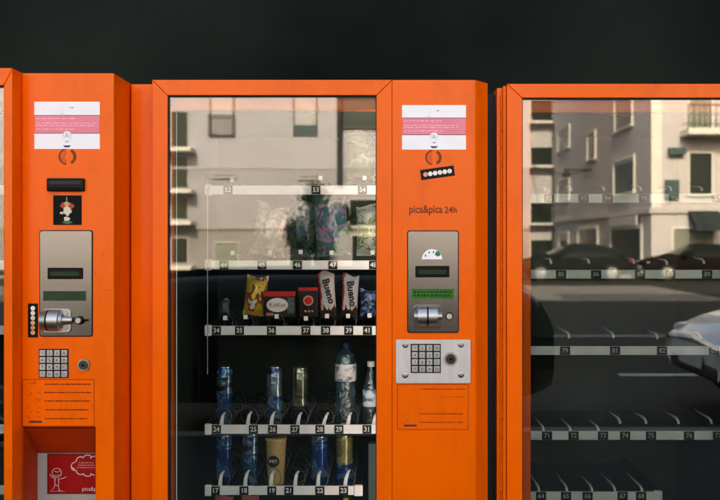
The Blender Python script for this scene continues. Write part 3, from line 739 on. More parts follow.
# crisps on row 44-48
pop = patch_mat('wrap_clear_popcorn', [srgb(52, 46, 44), srgb(120, 100, 94), srgb(176, 160, 150), srgb(206, 196, 186), srgb(120, 84, 84)], 34, 0.25, 0.1, 1.2)
bag('crisp_bag', 'pale pink and white crisp bag behind tag 45', 'snack', 247, 283, 204, 256, pop, 0.07, tilt=0.18)
dk_ = patch_mat('wrap_black_teal', [srgb(12, 18, 18), srgb(20, 30, 30), srgb(40, 74, 92), srgb(14, 22, 22), srgb(50, 66, 70)], 22, 0.25, 0.1, 3.3)
bag('crisp_bag', 'black and teal crisp bag behind tag 46', 'snack', 287, 314, 194, 256, dk_, 0.07)
lil = patch_mat('wrap_lilac', [srgb(34, 84, 88), srgb(58, 116, 128), srgb(150, 144, 172), srgb(166, 122, 150), srgb(70, 84, 128), srgb(58, 118, 98)], 24, 0.25, 0.15, 6.4)
bag('crisp_bag', 'lilac, teal and pink crisp bag behind tag 47', 'snack', 316, 350, 198, 256, lil, 0.07, tilt=-0.08)
grn = patch_mat('wrap_green', [srgb(30, 60, 34), srgb(110, 140, 70), srgb(210, 210, 170), srgb(60, 100, 50), srgb(190, 190, 180)], 30, 0.3, 0.1, 8.8)
bag('crisp_bag', 'green and cream crisp bag behind tag 48', 'snack', 356, 382, 205, 256, grn, 0.06)
gw = patch_mat('wrap_white_green', [srgb(40, 56, 26), srgb(96, 112, 54), srgb(200, 194, 168), srgb(48, 62, 30), srgb(150, 140, 92)], 15, 0.3, 0.1, 5.5)
bag('crisp_bag', 'white and green crisp bag on the top shelf, behind tag 54', 'snack', 346, 382, 130, 183, gw, 0.07)
rosy = mat('wrap_rosy', srgb(170, 90, 96), 0.3, var=0.3, scale=20)
bag('snack_bag', 'rosy snack bag at the far left below the bright blue can', 'snack', 214, 232, 497, 547, rosy, 0.04)
bag('snack_bag', 'rosy snack bag below the silver and blue can of tag 18', 'snack', 240, 258, 496, 547, rosy, 0.04)

# ================================================================== RIGHT MACHINE
D2 = 2.4615
rig = thing('vending_machine', 'orange vending machine with empty shelves, street reflected in its glass', 'vending machine', (0.85, 2.85, 0), 'orange vending machines in a row')
ZT2 = PZ(84, D2)
x2l, x2r = PX(507, D2), PX(507, D2) + 1.09
g2r = x2l + 0.80
shell(rig, PX(496.2, 2.507), x2r + 0.03, ZT2 - 0.006, D2 + 0.031, 3.10, PX(531, D2 + .031), g2r - 0.072, 0.30, PZ(112.6, D2 + .031))
fw2, ft2 = 15.3 / F * D2, 14.0 / F * D2
mitred_frame(x2l, g2r, 0.22, ZT2, fw2, fw2, ft2, fw2, D2, D2 + 0.0285).build('door_frame', M['orange'], rig)
ring(x2l + fw2 - .004, g2r - fw2 + .004, 0.22 + fw2 - .004, ZT2 - ft2 + .004, 0.0065, D2 + .0065, D2 + .028).build('gasket', M['gasket'], rig)
MB().box(x2l + fw2 - .003, g2r - fw2 + .003, D2 + .012, D2 + .016, 0.22 + fw2 - .003, ZT2 - ft2 + .003).build('glass_pane', M['pane2'], rig)
MB().box(g2r + .0014, x2r, D2, D2 + .0285, 0.22, ZT2, bev=0.002).build('front_panel', M['orange'], rig)
MB().box(x2l, x2r, D2 + .008, D2 + .0285, 0.075, 0.213, bev=0.003).build('kick_plate', M['orange'], rig)
MB().box(0.2945, PX(496.2, 2.507) - .001, 2.522, 2.60, 0.1, ZT2 - .02).build('gap_filler', M['gasket'], rig)  # black strip filling the gap between the two cabinets
# piano hinge on the left flank
hx = PX(501.8, 2.48); mb = MB(); z = 0.25
while z < ZT2 - 0.03:
    mb.cyl((hx, 2.488, z), (hx, 2.488, z + 0.052), 0.0042, 0.0042, 10); z += 0.055
mb.build('hinge', M['orange_in'], rig)
MB().box(PX(503.2, 2.47), PX(506.2, 2.47), 2.472, 2.490, 0.22, ZT2 - .004, bev=0.001).build('door_edge', M['orange_in'], rig)
DS2 = D2 + 0.17
xa, xb = 0.4365, g2r - 0.080
rows2 = [
    (198.3, [(92, 549), (93, 583.5), (94, 607.5), (95, 644), (96, 674), (97, 717)], [(545, 189), (571, 189), (604, 189), (641, 189), (671, 189), (702, 189)]),
    (274.3, [(85, 561), (86, 596), (87, 640), (88, 670), (89, 707)], [(551, 262), (589, 262), (634, 262), (667, 263), (704, 262)]),
    (350.6, [(79, 565), (81, 615), (82, 662), (83, 714)], [(569, 336), (613.5, 336), (657.5, 337), (701, 337)]),
    (435.5, [(71, 547), (72, 573.5), (73, 603), (74, 625), (75, 651), (76, 689), (77, 718)], [(543.5, 430), (570.5, 430), (598.5, 430), (620, 422), (646, 422), (678.5, 422), (711.5, 422)]),
    (496, [(64, 541), (65, 566), (66, 587.5), (67, 622.5), (68, 641)], [(539, 490), (567, 490), (592, 490), (615, 490), (642, 490)]),
    (557, [(61, 545), (62, 590), (63, 640)], [(550, 548), (595, 548), (645, 548)]),
]
for i, (v, tg, tp) in enumerate(rows2):
    make_shelf(rig, v, xa, PX(661, DS2) if i >= 4 else xb, DS2, tg, tp, 'rod', M['rail_grey'], False, i >= 4, [], 10.2)

# ================================================================== LEFT MACHINE
D1, D1F = 2.30, 2.245
lef = thing('vending_machine', 'orange vending machine with protruding glass door and red sign in its pickup recess', 'vending machine', (-1.26, 2.8, 0), 'orange vending machines in a row')
ZT1 = PZ(73, D1); xp, xq = -1.0385, -0.778
shell(lef, -1.90, xq, ZT1 - 0.001, 2.482, 3.10, -1.84, -1.075, 0.30, 1.79)
ZF1 = PZ(68.2, D1F)
MB_f = mitred_frame(-1.80, PX(12.2, D1F), 0.22, ZF1, 0.046, 8.5 / F * D1F, 0.048, 0.05, D1F, 2.475, bev=0.0022)
MB_f.build('door_frame', M['orange'], lef)
gx1 = PX(12.2, D1F) - 8.5 / F * D1F
ring(-1.758, gx1 + .004, 0.266, ZF1 - .044, 0.0065, D1F + .0065, D1F + .03).build('gasket', M['gasket'], lef)
MB().box(-1.757, gx1 + .003, D1F + .012, D1F + .016, 0.267, ZF1 - .045).build('glass_pane', M['pane'], lef)
for i, v in enumerate((190, 265, 330, 429, 490)):
    make_shelf(lef, v, -1.80, -1.09, 2.52, [], [], 'square', M['rail'], True, True)
zr = PZ(427.2, D1)
xrr = PX(95.2, D1)
mb = MB()
mb.prism([(xp, zr), (xrr, zr), (xrr, .42), (xp, .42), (xp, .22), (xq, .22), (xq, ZT1), (xp, ZT1)], D1, 2.48, bev=0.0035)
fpl = mb.build('front_panel', M['orange'], lef)
db = 2.396; zs = PZ(452.5, db)
mb = MB()
mb.prism([(D1 + .005, zr - .0045), (db, zs), (db + .08, zs), (db + .08, zr - .0045)], xp + .005, xrr - .001, 0, plane='yz')
mb.box(xp + .0005, xp + .004, D1 + .003, db, 0.42, zr - .002)
rc = mb.build('pickup_recess', M['recess_shade'], lef)
MB().box(PX(35.2, db), xrr - .001, db, db + .02, 0.42, zs - .002).build('recess_back', M['sign_board'], rc)
ds = db - .003
MB().box(PX(47.3, ds), xrr - .002, ds - .0001, db - .0004, PZ(493.8, ds), PZ(453.8, ds)).build('sign_edge', mat('sign_border', srgb(96, 12, 10), 0.5), rc)
mb = MB(); mb.box(PX(48.6, ds), xrr - .0025, ds - .0016, ds - .0002, PZ(492.6, ds), PZ(454.9, ds), 0)
ys = ds - .0018; SX = lambda u: PX(u, ds); SZ = lambda v: PZ(v, ds)
def ln(pts, r=.0011): mb.tube([(SX(a), ys, SZ(b)) for a, b in pts], r, 5, 1)
# doodle of a waving child
ln([(57 + 4.6 * math.cos(t * math.pi / 9), 472.6 + 4.6 * math.sin(t * math.pi / 9)) for t in range(19)])
ln([(54.4, 471.6), (56, 471.2), (57.4, 472.2), (59.6, 471)], .0008); ln([(54.5, 475), (57, 475.6), (59.5, 474.4)], .0008)
ln([(55.5, 478), (55, 481.5), (55.4, 485), (53.2, 489), (51.8, 490.2)]); ln([(58.6, 478), (59, 482), (58.6, 485.4), (59.4, 490), (61.2, 490.6)]); ln([(55.4, 485), (58.6, 485.4)])
ln([(55.3, 479), (52, 476.6), (49.9, 474)]); ln([(58.7, 479), (62, 478.4), (65, 477.4), (66.6, 476.2)]); ln([(50, 491), (58, 491), (65, 491.2)], .0007)
# cloud-shaped bubble and its lines
cl = []
for (cu_, cv_, r_, a0, a1) in ((75.5, 465.5, 4, 95, 270), (81, 460, 4.2, 170, 300), (88, 458.5, 4.6, 190, 330), (95, 459.5, 4.4, 200, 300)):
    cl += [(cu_ + r_ * math.cos(math.radians(a)), cv_ + r_ * 0.8 * math.sin(math.radians(a))) for a in range(a0, a1, 20)]
ln([(c[0], c[1]) for c in cl if c[0] < 96], .0017)
cl = []
for (cu_, cv_, r_, a0, a1) in ((75.5, 467, 4, 180, 70), (81, 471, 4.2, 150, 40), (88, 472.4, 4.6, 150, 30), (95, 471.5, 4.4, 150, 80)):
    cl += [(cu_ + r_ * math.cos(math.radians(a)), cv_ + r_ * 0.8 * math.sin(math.radians(a))) for a in range(a0, a1, -20)]
ln([(c[0], c[1]) for c in cl if c[0] < 96], .0017)
for k, v in enumerate((462.6, 465, 467.4)):
    scribble(mb, SX(79 - k), SX(95), SZ(v), ys + .0004, .0014, 1, .004, .011, .0015)
mb.text('pica&pica24h', 0.0165, SX(82.3), ys, SZ(488.8), 1, 'LEFT', sx=0.95)
mb.build('red_sign', [M['sign_red'], M['sign_line']], rc)
info_sticker(lef, 34.4, 99.8, 101.8, 149, D1)
round_logo(lef, 67, 156.6, 8.2, D1)
# bill slot, black picture, coin panel
X1 = lambda u: PX(u, D1); Z1 = lambda v: PZ(v, D1)
mb = MB(); mb.box(X1(48), X1(85.2), D1 - .012, D1 + .002, Z1(191.4), Z1(178.4), 0, bev=0.004, seg=3); mb.box(X1(50.5), X1(82.5), D1 - .0128, D1 - .010, Z1(184.6), Z1(181.2), 1); mb.box(X1(50), X1(83), D1 - .017, D1 - .011, Z1(188.8), Z1(187.4), 0, bev=.0015)
mb.build('banknote_slot', [M['black'], M['keydark']], lef)
mb = MB(); mb.box(X1(53.3), X1(81.8), D1 - .0007, D1 + .001, Z1(224.9), Z1(195.4), 0)
pc = mb.build('picture_sticker', mat('picture_black', (0.005, 0.006, 0.0055), 0.5, spec=.06), lef)
cols = [mat('print_' + n, srgb(*c), 0.5) for n, c in (('rust', (176, 66, 42)), ('cream', (214, 196, 168)), ('moss', (46, 108, 66)), ('sand', (190, 150, 110)))]
mb = MB(); y1 = D1 - .0009
def blob(u, v, ru, rv, mi, ph=0):
    n = 18
    mb.prism([(X1(u + ru * (1 + .18 * math.sin(5 * t * 2 * math.pi / n + ph)) * math.cos(t * 2 * math.pi / n)), Z1(v + rv * (1 + .18 * math.cos(4 * t * 2 * math.pi / n + ph)) * math.sin(t * 2 * math.pi / n))) for t in range(n)], y1 - .0003 - .0001 * mi, D1, mi)
# a plain bunch of flowers in a small pot stands in for the printed figure
blob(64, 205.5, 3.6, 3, 0); blob(70.5, 206, 3.8, 3, 0, 1); blob(67, 204, 2.6, 2.4, 3, 2); blob(67.3, 211, 4.2, 4.4, 1, .6); blob(62, 213, 2, 1.2, 1, 2); blob(67, 219, 3, 2.4, 1, 2); blob(67.6, 222.4, 5, 1.5, 2)
mb.tube([(X1(67), y1, Z1(197)), (X1(66.6), y1, Z1(199)), (X1(67.2), y1, Z1(201.6))], .0009, 5, 1)
mb.build('printed_motif', cols, pc)
cp1, y1c = coin_panel(lef, 40.4, 92.2, 231, 335.8, D1, (48.6, 83.4, 267.6, 279), (44, 86.6, 291, 300.6), M['lcd_dark'], 'l')
mb = MB(); zc = Z1(320); r = 11.0 / F * D1
mb.prism(rounded(X1(43.5), X1(72), Z1(332.5), Z1(308.5), 0.012), y1c - 0.004, y1c + 0.002, bev=0.0015)
mb.cyl((X1(44), y1c - .004, zc), (X1(50), y1c - .004, zc), r * .9, r, 28); mb.cyl((X1(51.6), y1c - .004, zc), (X1(62), y1c - .004, zc), r, r * .97, 28)
ce = mb.build('coin_entry', M['chrome'], cp1)
mb = MB(); mb.cyl((X1(49.9), y1c - .003, zc), (X1(51.7), y1c - .003, zc), r * .9, r * .9, 24); mb.build('coin_slot', M['black'], ce)
mb = MB(); mb.cyl((X1(62), y1c - .003, zc), (X1(64.5), y1c - .003, zc), r * .75, r * .6, 24); mb.cyl((X1(66.5), y1c, Z1(313)), (X1(66.5), y1c - .007, Z1(313)), .007, .006, 16); mb.cyl((X1(66.5), y1c, Z1(327)), (X1(66.5), y1c - .007, Z1(327)), .007, .006, 16); mb.cyl((X1(64), y1c - .003, zc), (X1(74), y1c - .003, zc), r * .42, r * .34, 20); mb.build('coin_collar', M['chrome'], ce)
mb = MB(); mb.cyl((X1(80.5), y1c + .001, zc), (X1(80.5), y1c - .012, zc), 4.6 / F * D1, 3.8 / F * D1, 22, 0); mb.cyl((X1(80.5), y1c - .012, zc), (X1(80.5), y1c - .016, zc), 3.0 / F * D1, 2.6 / F * D1, 22, 1)
mb.box(X1(72), X1(89), y1c - .006, y1c, Z1(321), Z1(318.8), 0, bev=.0015); mb.build('return_button', [M['black'], M['key']], cp1)
dot_strip(lef, 33, 320.4, 34, 10.0, D1, math.pi / 2, [DOTS[0], DOTS[1], DOTS[2], DOTS[3], DOTS[4], DOTS[5]], 'dot_sticker')
scuffs(lef, xp + .01, xq - .01, .9, 1.85, D1, 30)
keypad(lef, 39.4, 68.4, 349.4, 377.4, D1, M['keydark'])
lock(lef, 84.2, 364.6, D1, 6.2)
instruction_panel(lef, 22.5, 94.2, 379.5, 426, D1, False)

# ================================================================== DARK WALL AND THE BUILDING IT BELONGS TO
plaster = mat('street_plaster', (0.50, 0.44, 0.38), 0.8, var=0.06, scale=0.7)
wb = thing('shop_building', 'dark green-black wall rising behind the orange vending machines', 'wall', (0, 3.2, 0))
MB().box(-14, 14, 3.14, 3.5, 0.0, 4.0).build('wall', M['wall'], wb)
mb = MB(); mb.box(-14, 14, 3.17, 10, 4.0, 11.2); mb.build('upper_storeys', plaster, wb)
for x0, x1, nm in ((2.75, 14, 'dark wing added right of the vending machines to block side light'), (-14, -2.55, 'dark wing added left of the vending machines to block side light')):  # unseen wings added to keep side light off the machines
    wg = thing('side_light_wing', nm, 'building', ((x0 + x1) / 2, 2, 0))
    MB().box(x0, x1, 0.9, 3.137, 0.0, 4.0).build('wall', M['wall'], wg)
    MB().box(x0, x1, 0.87, 3.167, 4.0, 11.2).build('upper_storeys', plaster, wg)

# ================================================================== STREET (seen in the glass)
YM = 2 * 2.43
def RY(d): return YM - d
asph = mat('asphalt', (0.030, 0.032, 0.027), 0.9, spec=0.15, var=0.25, scale=2.5, bump=0.3, bscale=80)
pave = mat('pavement_slabs', (0.040, 0.041, 0.034), 0.9, spec=0.15, var=0.2, scale=3, bump=0.2, bscale=30)
kerbm = mat('kerb_stone', (0.24, 0.235, 0.22), 0.8, var=0.2, scale=6)
paintm = mat('road_paint', (0.72, 0.72, 0.70), 0.7, var=0.12, scale=12)
earth = mat('far_ground', (0.14, 0.13, 0.115), 0.9, var=0.2, scale=0.3)
struct(MB().box(-300, 300, -400, 200, -0.6, -0.14).build('ground', earth))
struct(MB().box(-60, 60, -27.5, -1.15, -0.135, -0.12).build('road', asph))
struct(MB().box(-60, 60, -1.0, 14, -0.13, 0.0).build('pavement', pave))
struct(MB().box(-60, 60, -1.149, -1.001, -0.13, 0.004, bev=0.01).build('kerb', kerbm))
struct(MB().box(-60, 60, -34.5, -27.65, -0.13, 0.0).build('pavement', pave))
struct(MB().box(-60, 60, -27.649, -27.501, -0.13, 0.004, bev=0.01).build('kerb', kerbm))
mb = MB()
struct(MB().box(-40, 8.6, -22.0, -15.35, -0.125, -0.1105).build('pavement', mat('sunlit_road_strip', (0.20, 0.185, 0.16), 0.85, var=.15, scale=1.2)))  # sunlit strip of road, its light put into a paler colour
x = 2.58 - 4.0 * 6
while x < 40: mb.box(x, x + 2.0, -4.3, -4.18, -0.1199, -0.116); x += 4.0
mb.box(-60, 60, -8.02, -7.95, -0.1199, -0.116)
struct(mb.build('road_marking', paintm))

# ---- buildings
fwall = mat('facade_cream', (0.40, 0.387, 0.425), 0.85, var=0.05, scale=0.5)
fpink = mat('facade_pink', (0.52, 0.475, 0.475), 0.85, var=0.06, scale=0.5)
fgrey = mat('facade_grey', (0.50, 0.47, 0.46), 0.85, var=0.08, scale=0.6)
trim = mat('facade_trim', (0.70, 0.66, 0.60), 0.8, var=0.05, scale=1)
wdark = mat('window_dark', (0.02, 0.026, 0.024), 0.15)
wteal = mat('window_teal', (0.05, 0.085, 0.09), 0.2)
shut = mat('roller_shutter', (0.22, 0.23, 0.19), 0.6, var=0.15, scale=3, stretch=(1, 1, 12))
blind = mat('pale_blind', (0.43, 0.41, 0.42), 0.7, var=0.05, scale=4)
iron = mat('iron_rail', (0.03, 0.03, 0.03), 0.5)
teal = mat('awning_teal', (0.025, 0.034, 0.036), 0.8, var=0.5, scale=4)

def opening(root, axis, c, a0, a1, z0, z1, pane=wdark, frame=trim, fr=0.07, sill=True, rail=False, blindh=0.0, nm='window'):
    """axis 'y': wall plane at y=c facing +y, a along x; axis 'x': plane x=c facing -x, a along y"""
    def B(m, p0, p1, q0, q1, za, zb, mi=0):
        if axis == 'y': m.box(p0, p1, c + q0, c + q1, za, zb, mi)
        else: m.box(c - q1, c - q0, p0, p1, za, zb, mi)
    if a0 > a1: a0, a1 = a1, a0
    if z0 > z1: z0, z1 = z1, z0
    m = MB(); B(m, a0, a1, -0.05, 0.012, z0, z1)
    if blindh > 0: B(m, a0 + .02, a1 - .02, 0.0121, 0.03, z1 - (z1 - z0) * blindh, z1, 1)
    w = m.build(nm, [pane, blind], root)
    m = MB(); B(m, a0 - fr, a0, 0.0, .07, z0, z1 + fr); B(m, a1, a1 + fr, 0.0, .07, z0, z1 + fr); B(m, a0, a1, 0.0, .07, z1, z1 + fr)
    if sill: B(m, a0 - fr * 1.6, a1 + fr * 1.6, 0.0, .14, z0 - .09, z0)
    m.build('frame', frame, w)
    if rail:
        m = MB(); n = 8
        B(m, a0 - .1, a1 + .1, .16, .2, z0 + .95, z0 + 1.0); B(m, a0 - .1, a1 + .1, .16, .2, z0 + .05, z0 + .1)
        for i in range(n + 1):
            t = a0 - .1 + (a1 - a0 + .2 - .03) * i / n; B(m, t, t + .03, .165, .195, z0 + .1, z0 + .95)
        m.build('railing', iron, w)

fshade_low = mat('facade_shade_low', (0.27, 0.25, 0.25), 0.85, var=.12, scale=.8); fshade_mid = mat('facade_shade_mid', (0.345, 0.325, 0.345), 0.85, var=.08, scale=.7)  # shade on the lower facade put into two darker wall colours
wframe = mat('window_frame_dark', (0.10, 0.085, 0.07), 0.6)
# long cream block straight across the street
dB = 38.0; yB = RY(dB)
blk = thing('apartment_block', 'long cream apartment block with French windows across the street, mirrored in the glass', 'building', (-6, yB - 5, 0))
MB().box(-24, 6.5, yB - 10, yB, 0, 13.2).build('wall', fwall, blk)
gx = lambda u: PX(u, dB); gz = lambda v: PZ(v, dB)
MB().box(-24, 6.5, yB - .05, yB + .006, 0, gz(228)).build('ground_floor_shade', fshade_low, blk)  # painted shade over the ground floor, fainter on the floor above
MB().box(-24, 6.5, yB - .05, yB + .004, gz(228), gz(168)).build('first_floor_shade', fshade_mid, blk)
mb = MB(); mb.cyl((gx(340), yB + .2, gz(185)), (gx(340), yB + .2, 13.1), .13, .13, 12); mb.build('downpipe', iron, blk)
mb = MB(); mb.box(-24, 6.5, yB - 10, yB + .3, 13.2, 13.6); mb.build('cornice', trim, blk)
mb = MB(); mb.box(-24, 6.5, yB, yB + .04, gz(169), gz(167)); mb.build('string_course', fwall, blk)
mb = MB(); mb.box(-24, 6.5, yB, yB + .10, gz(229.5), gz(227)); mb.build('string_course', mat('facade_dark_trim', (0.36, 0.31, 0.26), 0.8, var=.1, scale=1), blk)  # lower string course darker than the other trim
for u0, u1 in ((211, 233.5), (294.5, 316.5)):
    for k, (va, vb) in enumerate(((97, 137), (175, 177.5))):
        if k == 0: opening(blk, 'y', yB, gx(u0), gx(u1), gz(vb), gz(va) + .9, wteal, wframe, .05, False, u0 < 250, 0.98 if u0 < 250 else 0.80)
opening(blk, 'y', yB, gx(214), gx(235), gz(176.5), gz(175), wdark, fgrey, .03, True)
opening(blk, 'y', yB, gx(299), gx(319), gz(178), gz(176.4), wdark, fgrey, .03, True)
opening(blk, 'y', yB, gx(215), gx(238), 0.0, gz(243), shut, fgrey, .06, False)
opening(blk, 'y', yB, gx(290), gx(312), 0.0, gz(236), wdark, fgrey, .06, False, nm='door')
opening(blk, 'y', yB, gx(343), gx(382), gz(127), gz(98), mat('glazed_balcony', (.035, .05, .045), .3), wframe, .10, True)
opening(blk, 'y', yB, gx(350), gx(382), gz(226), gz(200), wdark, fgrey, .06, True)
opening(blk, 'y', yB, gx(352), gx(384), 0, gz(236), wdark, fgrey, .06, False, nm='door')
for va, vb in ((112, 152), (157, 193), (197, 224), (238, 268)):
    z1, z0 = gz(va), max(0.0, gz(vb))
    opening(blk, 'y', yB, gx(172), gx(188), z0 + .25, z1, wdark, fgrey, .05, False)
    m = MB(); m.box(gx(166), gx(196), yB + .001, yB + 1.0, z0 - .05, z0 + .12); m.build('balcony', trim, blk)
for u0 in (40, 80, 120):
    for z in (4.2, 7.2, 10.2): opening(blk, 'y', yB, gx(u0), gx(u0 + 22), z, z + 1.7, wdark, fgrey, .06, True, False, 0.4)
for u0 in (255, 211, 294): opening(blk, 'y', yB, gx(u0), gx(u0 + 22), 10.9, 12.4, wteal, fgrey, .06, True, False, 0.5)

# corner building: front on the street, flank down a side street
dC = 34.0; yC = RY(dC); xC = PX(652, dC); yE = RY(54)
cor = thing('corner_building', 'pink corner building with balconies and ground floor shops, mirrored in the right glass', 'building', (xC + 5, yC - 5, 0))
MB().box(xC, xC + 20, yE, yC, 0, 12.5).build('wall', fpink, cor)
def flank(u): return RY(F * xC / (u - VU))
def fz(v, u): return CAMZ + (VV - v) / (u - VU) * xC
mb = MB(); mb.box(xC - .12, xC - .001, yE, yC + .12, 2.52, 2.70); mb.box(xC - .001, xC + 20, yC + .001, yC + .12, 2.52, 2.70); mb.build('string_course', fgrey, cor)
mb = MB(); mb.box(xC - .02, xC + .42, yC + .002, yC + .06, 2.72, 12.5); mb.build('corner_pilaster', trim, cor)
for (u0, u1, va, vb, pm, bl) in ((588.5, 596, 133, 159, wdark, 0), (559, 570, 129, 149, wteal, .5), (615, 635, 160, 193, wteal, 0.1), (558.5, 570, 180, 200, wdark, 0), (616, 633, 92, 128, wdark, 0.2)):
    um = (u0 + u1) / 2
    opening(cor, 'x', xC, flank(u0), flank(u1), fz(vb, um), fz(va, um), pm, trim, .12, True, False, bl)
for (u0, u1, va, pm) in ((579, 598, 229, wdark), (612, 642, 229, wdark), (560, 569, 234, wdark)):
    um = (u0 + u1) / 2
    opening(cor, 'x', xC, flank(u0), flank(u1), 0.0, fz(va, um), pm, trim, .2, False, nm='door')
mb = MB(); mb.box(xC - .2, xC - .13, flank(613), flank(641), 2.05, 2.48); mb.build('shop_board', fgrey, cor)
qx = lambda u: PX(u, dC); qz = lambda v: PZ(v, dC)
for (z0, z1) in ((qz(137), qz(131)), (qz(62), qz(56))):
    m = MB(); m.box(qx(680), xC + 9, yC + .001, yC + 1.1, z0, z1); b_ = m.build('balcony', trim, cor)
    m = MB(); m.box(qx(680), xC + 9, yC + 1.02, yC + 1.08, z1 + .9, z1 + .96)
    for i in range(40): m.box(qx(680) + i * .22, qx(680) + i * .22 + .03, yC + 1.03, yC + 1.07, z1, z1 + .9)
    m.build('railing', iron, b_)
opening(cor, 'y', yC, qx(690), qx(712), qz(194), qz(153), wdark, trim, .08, True)
opening(cor, 'y', yC, qx(690), qx(712), qz(130), qz(96), shut, trim, .08, False)
opening(cor, 'y', yC, qx(724), qx(750), qz(194), qz(150), wdark, trim, .08, True)
opening(cor, 'y', yC, qx(674), qx(714), 0.25, qz(229), shut, trim, .10, True)
opening(cor, 'y', yC, qx(730), qx(760), 0.0, qz(229), wdark, trim, .10, False, nm='door')
m = MB(); m.prism([(yC + .13, qz(211)), (yC + 1.0, qz(226)), (yC + 1.0, qz(231)), (yC + .13, qz(216))], qx(688), qx(718), plane='yz'); m.build('awning', teal, cor)
m = MB(); m.box(qx(668), qx(684), yC + .03, yC + .3, qz(155), qz(148)); m.box(qx(665), qx(678), yC + .03, yC + .25, qz(198), qz(180)); m.build('air_conditioner', wteal, cor)
# block closing the side street
dE = 56.0; yEE = RY(dE)
far = thing('apartment_block', 'grey block with dark balconies closing the side street, mirrored in the right glass', 'building', (10, yEE - 4, 0))
MB().box(4, 20, yEE - 8, yEE, 0, 14).build('wall', fgrey, far)
for va, vb in ((100, 122), (147, 166), (203, 223), (240, 268)):
    opening(far, 'y', yEE, PX(531, dE), PX(552, dE), max(0, PZ(vb, dE)), PZ(va, dE), wdark, trim, .05, False)
    m = MB(); m.box(PX(526, dE), PX(555, dE), yEE + .001, yEE + .8, PZ(vb, dE) - .16, PZ(vb, dE)); m.build('balcony', trim, far)
# ---- small street trees on the far side
bark = mat('tree_bark', (0.06, 0.05, 0.04), 0.9, var=.3, scale=10)
leafm = mat('leaf_dark', (0.022, 0.042, 0.026), 0.6, var=0.5, scale=3)
def tree(label, u, d, zc, rx, rz_, n, zbase=0.0):
    x, y = PX(u, d), RY(d)
    t = thing('street_tree', label, 'tree', (x, y, zbase))
    mb = MB(); mb.tube([(x, y, zbase), (x + .03, y, zbase + (zc - zbase) * .5), (x - .04, y + .05, zc)], [.10, .08, .05], 8)
    for k in range(6):
        a = k * 1.05; mb.tube([(x, y, zc - rz_ * .7), (x + rx * .6 * math.cos(a), y + rx * .6 * math.sin(a), zc + rz_ * .4 * math.sin(k * 2.1))], [.04, .012], 6)
    mb.build('trunk', bark, t)
    rnd_ = random.Random(int(u)); mb = MB(); vs = []; fs = []
    cl = [(rnd_.gauss(0, .38), rnd_.gauss(0, .38), rnd_.gauss(0, .38)) for _ in range(14)]
    for k in range(n):
        c = cl[k % 14]
        p = Vector((x + rx * (c[0] + rnd_.gauss(0, .16)), y + rx * (c[1] + rnd_.gauss(0, .22)), zc + rz_ * (c[2] + rnd_.gauss(0, .16))))
        q = Vector((rnd_.gauss(0, 1), rnd_.gauss(0, 1), rnd_.gauss(0, 1))).normalized(); r = q.orthogonal().normalized()
        s1, s2 = rnd_.uniform(.06, .13), rnd_.uniform(.035, .07); o = len(vs)
        vs += [p - q * s1, p + r * s2, p + q * s1, p - r * s2]; fs.append((o, o + 1, o + 2, o + 3))
    mb.add(vs, fs); mb.build('crown', leafm, t)
tree('small dark round-crowned tree on the far pavement, mirrored behind the crisp bags', 317, 32.0, 1.75, 1.25, 1.4, 9000)
# unseen house blocks added at both street ends to cut side light
for x0, x1, nm in ((26, 40, 'ochre house block added at the right street end to cut side light'), (-44, -30, 'pale house block added at the left street end to cut side light')):
    eb = thing('side_light_block', nm, 'building', ((x0 + x1) / 2, -12, 0))
    MB().box(x0, x1, -27.3, 3.0, -0.12, 14).build('wall', fpink if x0 > 0 else fgrey, eb)
    for yy in range(-25, 1, 4):
        for z in (0.6, 4.2, 7.4, 10.6):
            if x0 > 0: opening(eb, 'x', x0, yy, yy + 1.2, z, z + 1.9, wdark, trim, .08, True)
# overhead cable and bracket lamp on the corner building
cab = MB(); pts = []
for i in range(13):
    t = i / 12; pts.append((PX(531, dE) + (xC - .4 - PX(531, dE)) * t, yEE + .5 + (flank(600) - yEE - .5) * t, PZ(166, dE) + (fz(170, 600) - PZ(166, dE)) * t - .35 * math.sin(math.pi * t)))
cab.tube(pts, .035, 5)
tag(cab.build('overhead_cable', iron), 'black overhead cable strung to the corner building', 'cable')
lm = thing('street_lamp', 'bracket street lamp fixed to the corner building flank', 'street lamp', (xC, flank(594), fz(170, 594)))
mb = MB(); mb.box(xC - 1.6, xC - .13, flank(594) - .04, flank(594) + .04, fz(168.5, 594), fz(170.5, 594)); mb.build('arm', iron, lm)
mb = MB(); mb.lathe([(.02, .35), (.12, .3), (.26, .08), (.22, 0), (.001, -.02)], xC - 1.45, flank(594), fz(170, 594) - .36, 14); mb.build('lamp_head', iron, lm)

# ---- cars
tyre = mat('tyre_rubber', (0.02, 0.02, 0.02), 0.8); rim = mat('wheel_rim', (0.5, 0.5, 0.5), 0.3, 0.9)
cglass = mat('car_glass', (0.01, 0.013, 0.012), 0.15, spec=.12); lampm = mat('headlamp', (0.7, 0.72, 0.74), 0.1, coat=1.0, coatr=.03)
tail = mat('tail_lamp', (0.45, 0.02, 0.02), 0.15, coat=1.0, coatr=.05); trimb = mat('car_trim', (0.02, 0.02, 0.021), 0.5)
def paint(n, c, cc=0.3): return mat('car_paint_' + n, c, 0.4 if cc > .05 else 0.75, coat=cc, coatr=.06, spec=0.2 if cc > .2 else 0.0)
SEC = [(-2.10, .36, .78, .66, .83, .58), (-1.98, .28, .90, .80, 1.00, .66), (-1.62, .25, .95, .86, 1.24, .64), (-1.0, .24, .95, .87, 1.42, .61), (-.2, .24, .93, .87, 1.46, .60),
       (.35, .24, .92, .87, 1.38, .60), (.98, .24, .90, .86, 1.00, .70), (1.5, .26, .84, .85, .90, .68), (1.92, .30, .72, .80, .78, .62), (2.10, .38, .60, .68, .65, .52)]
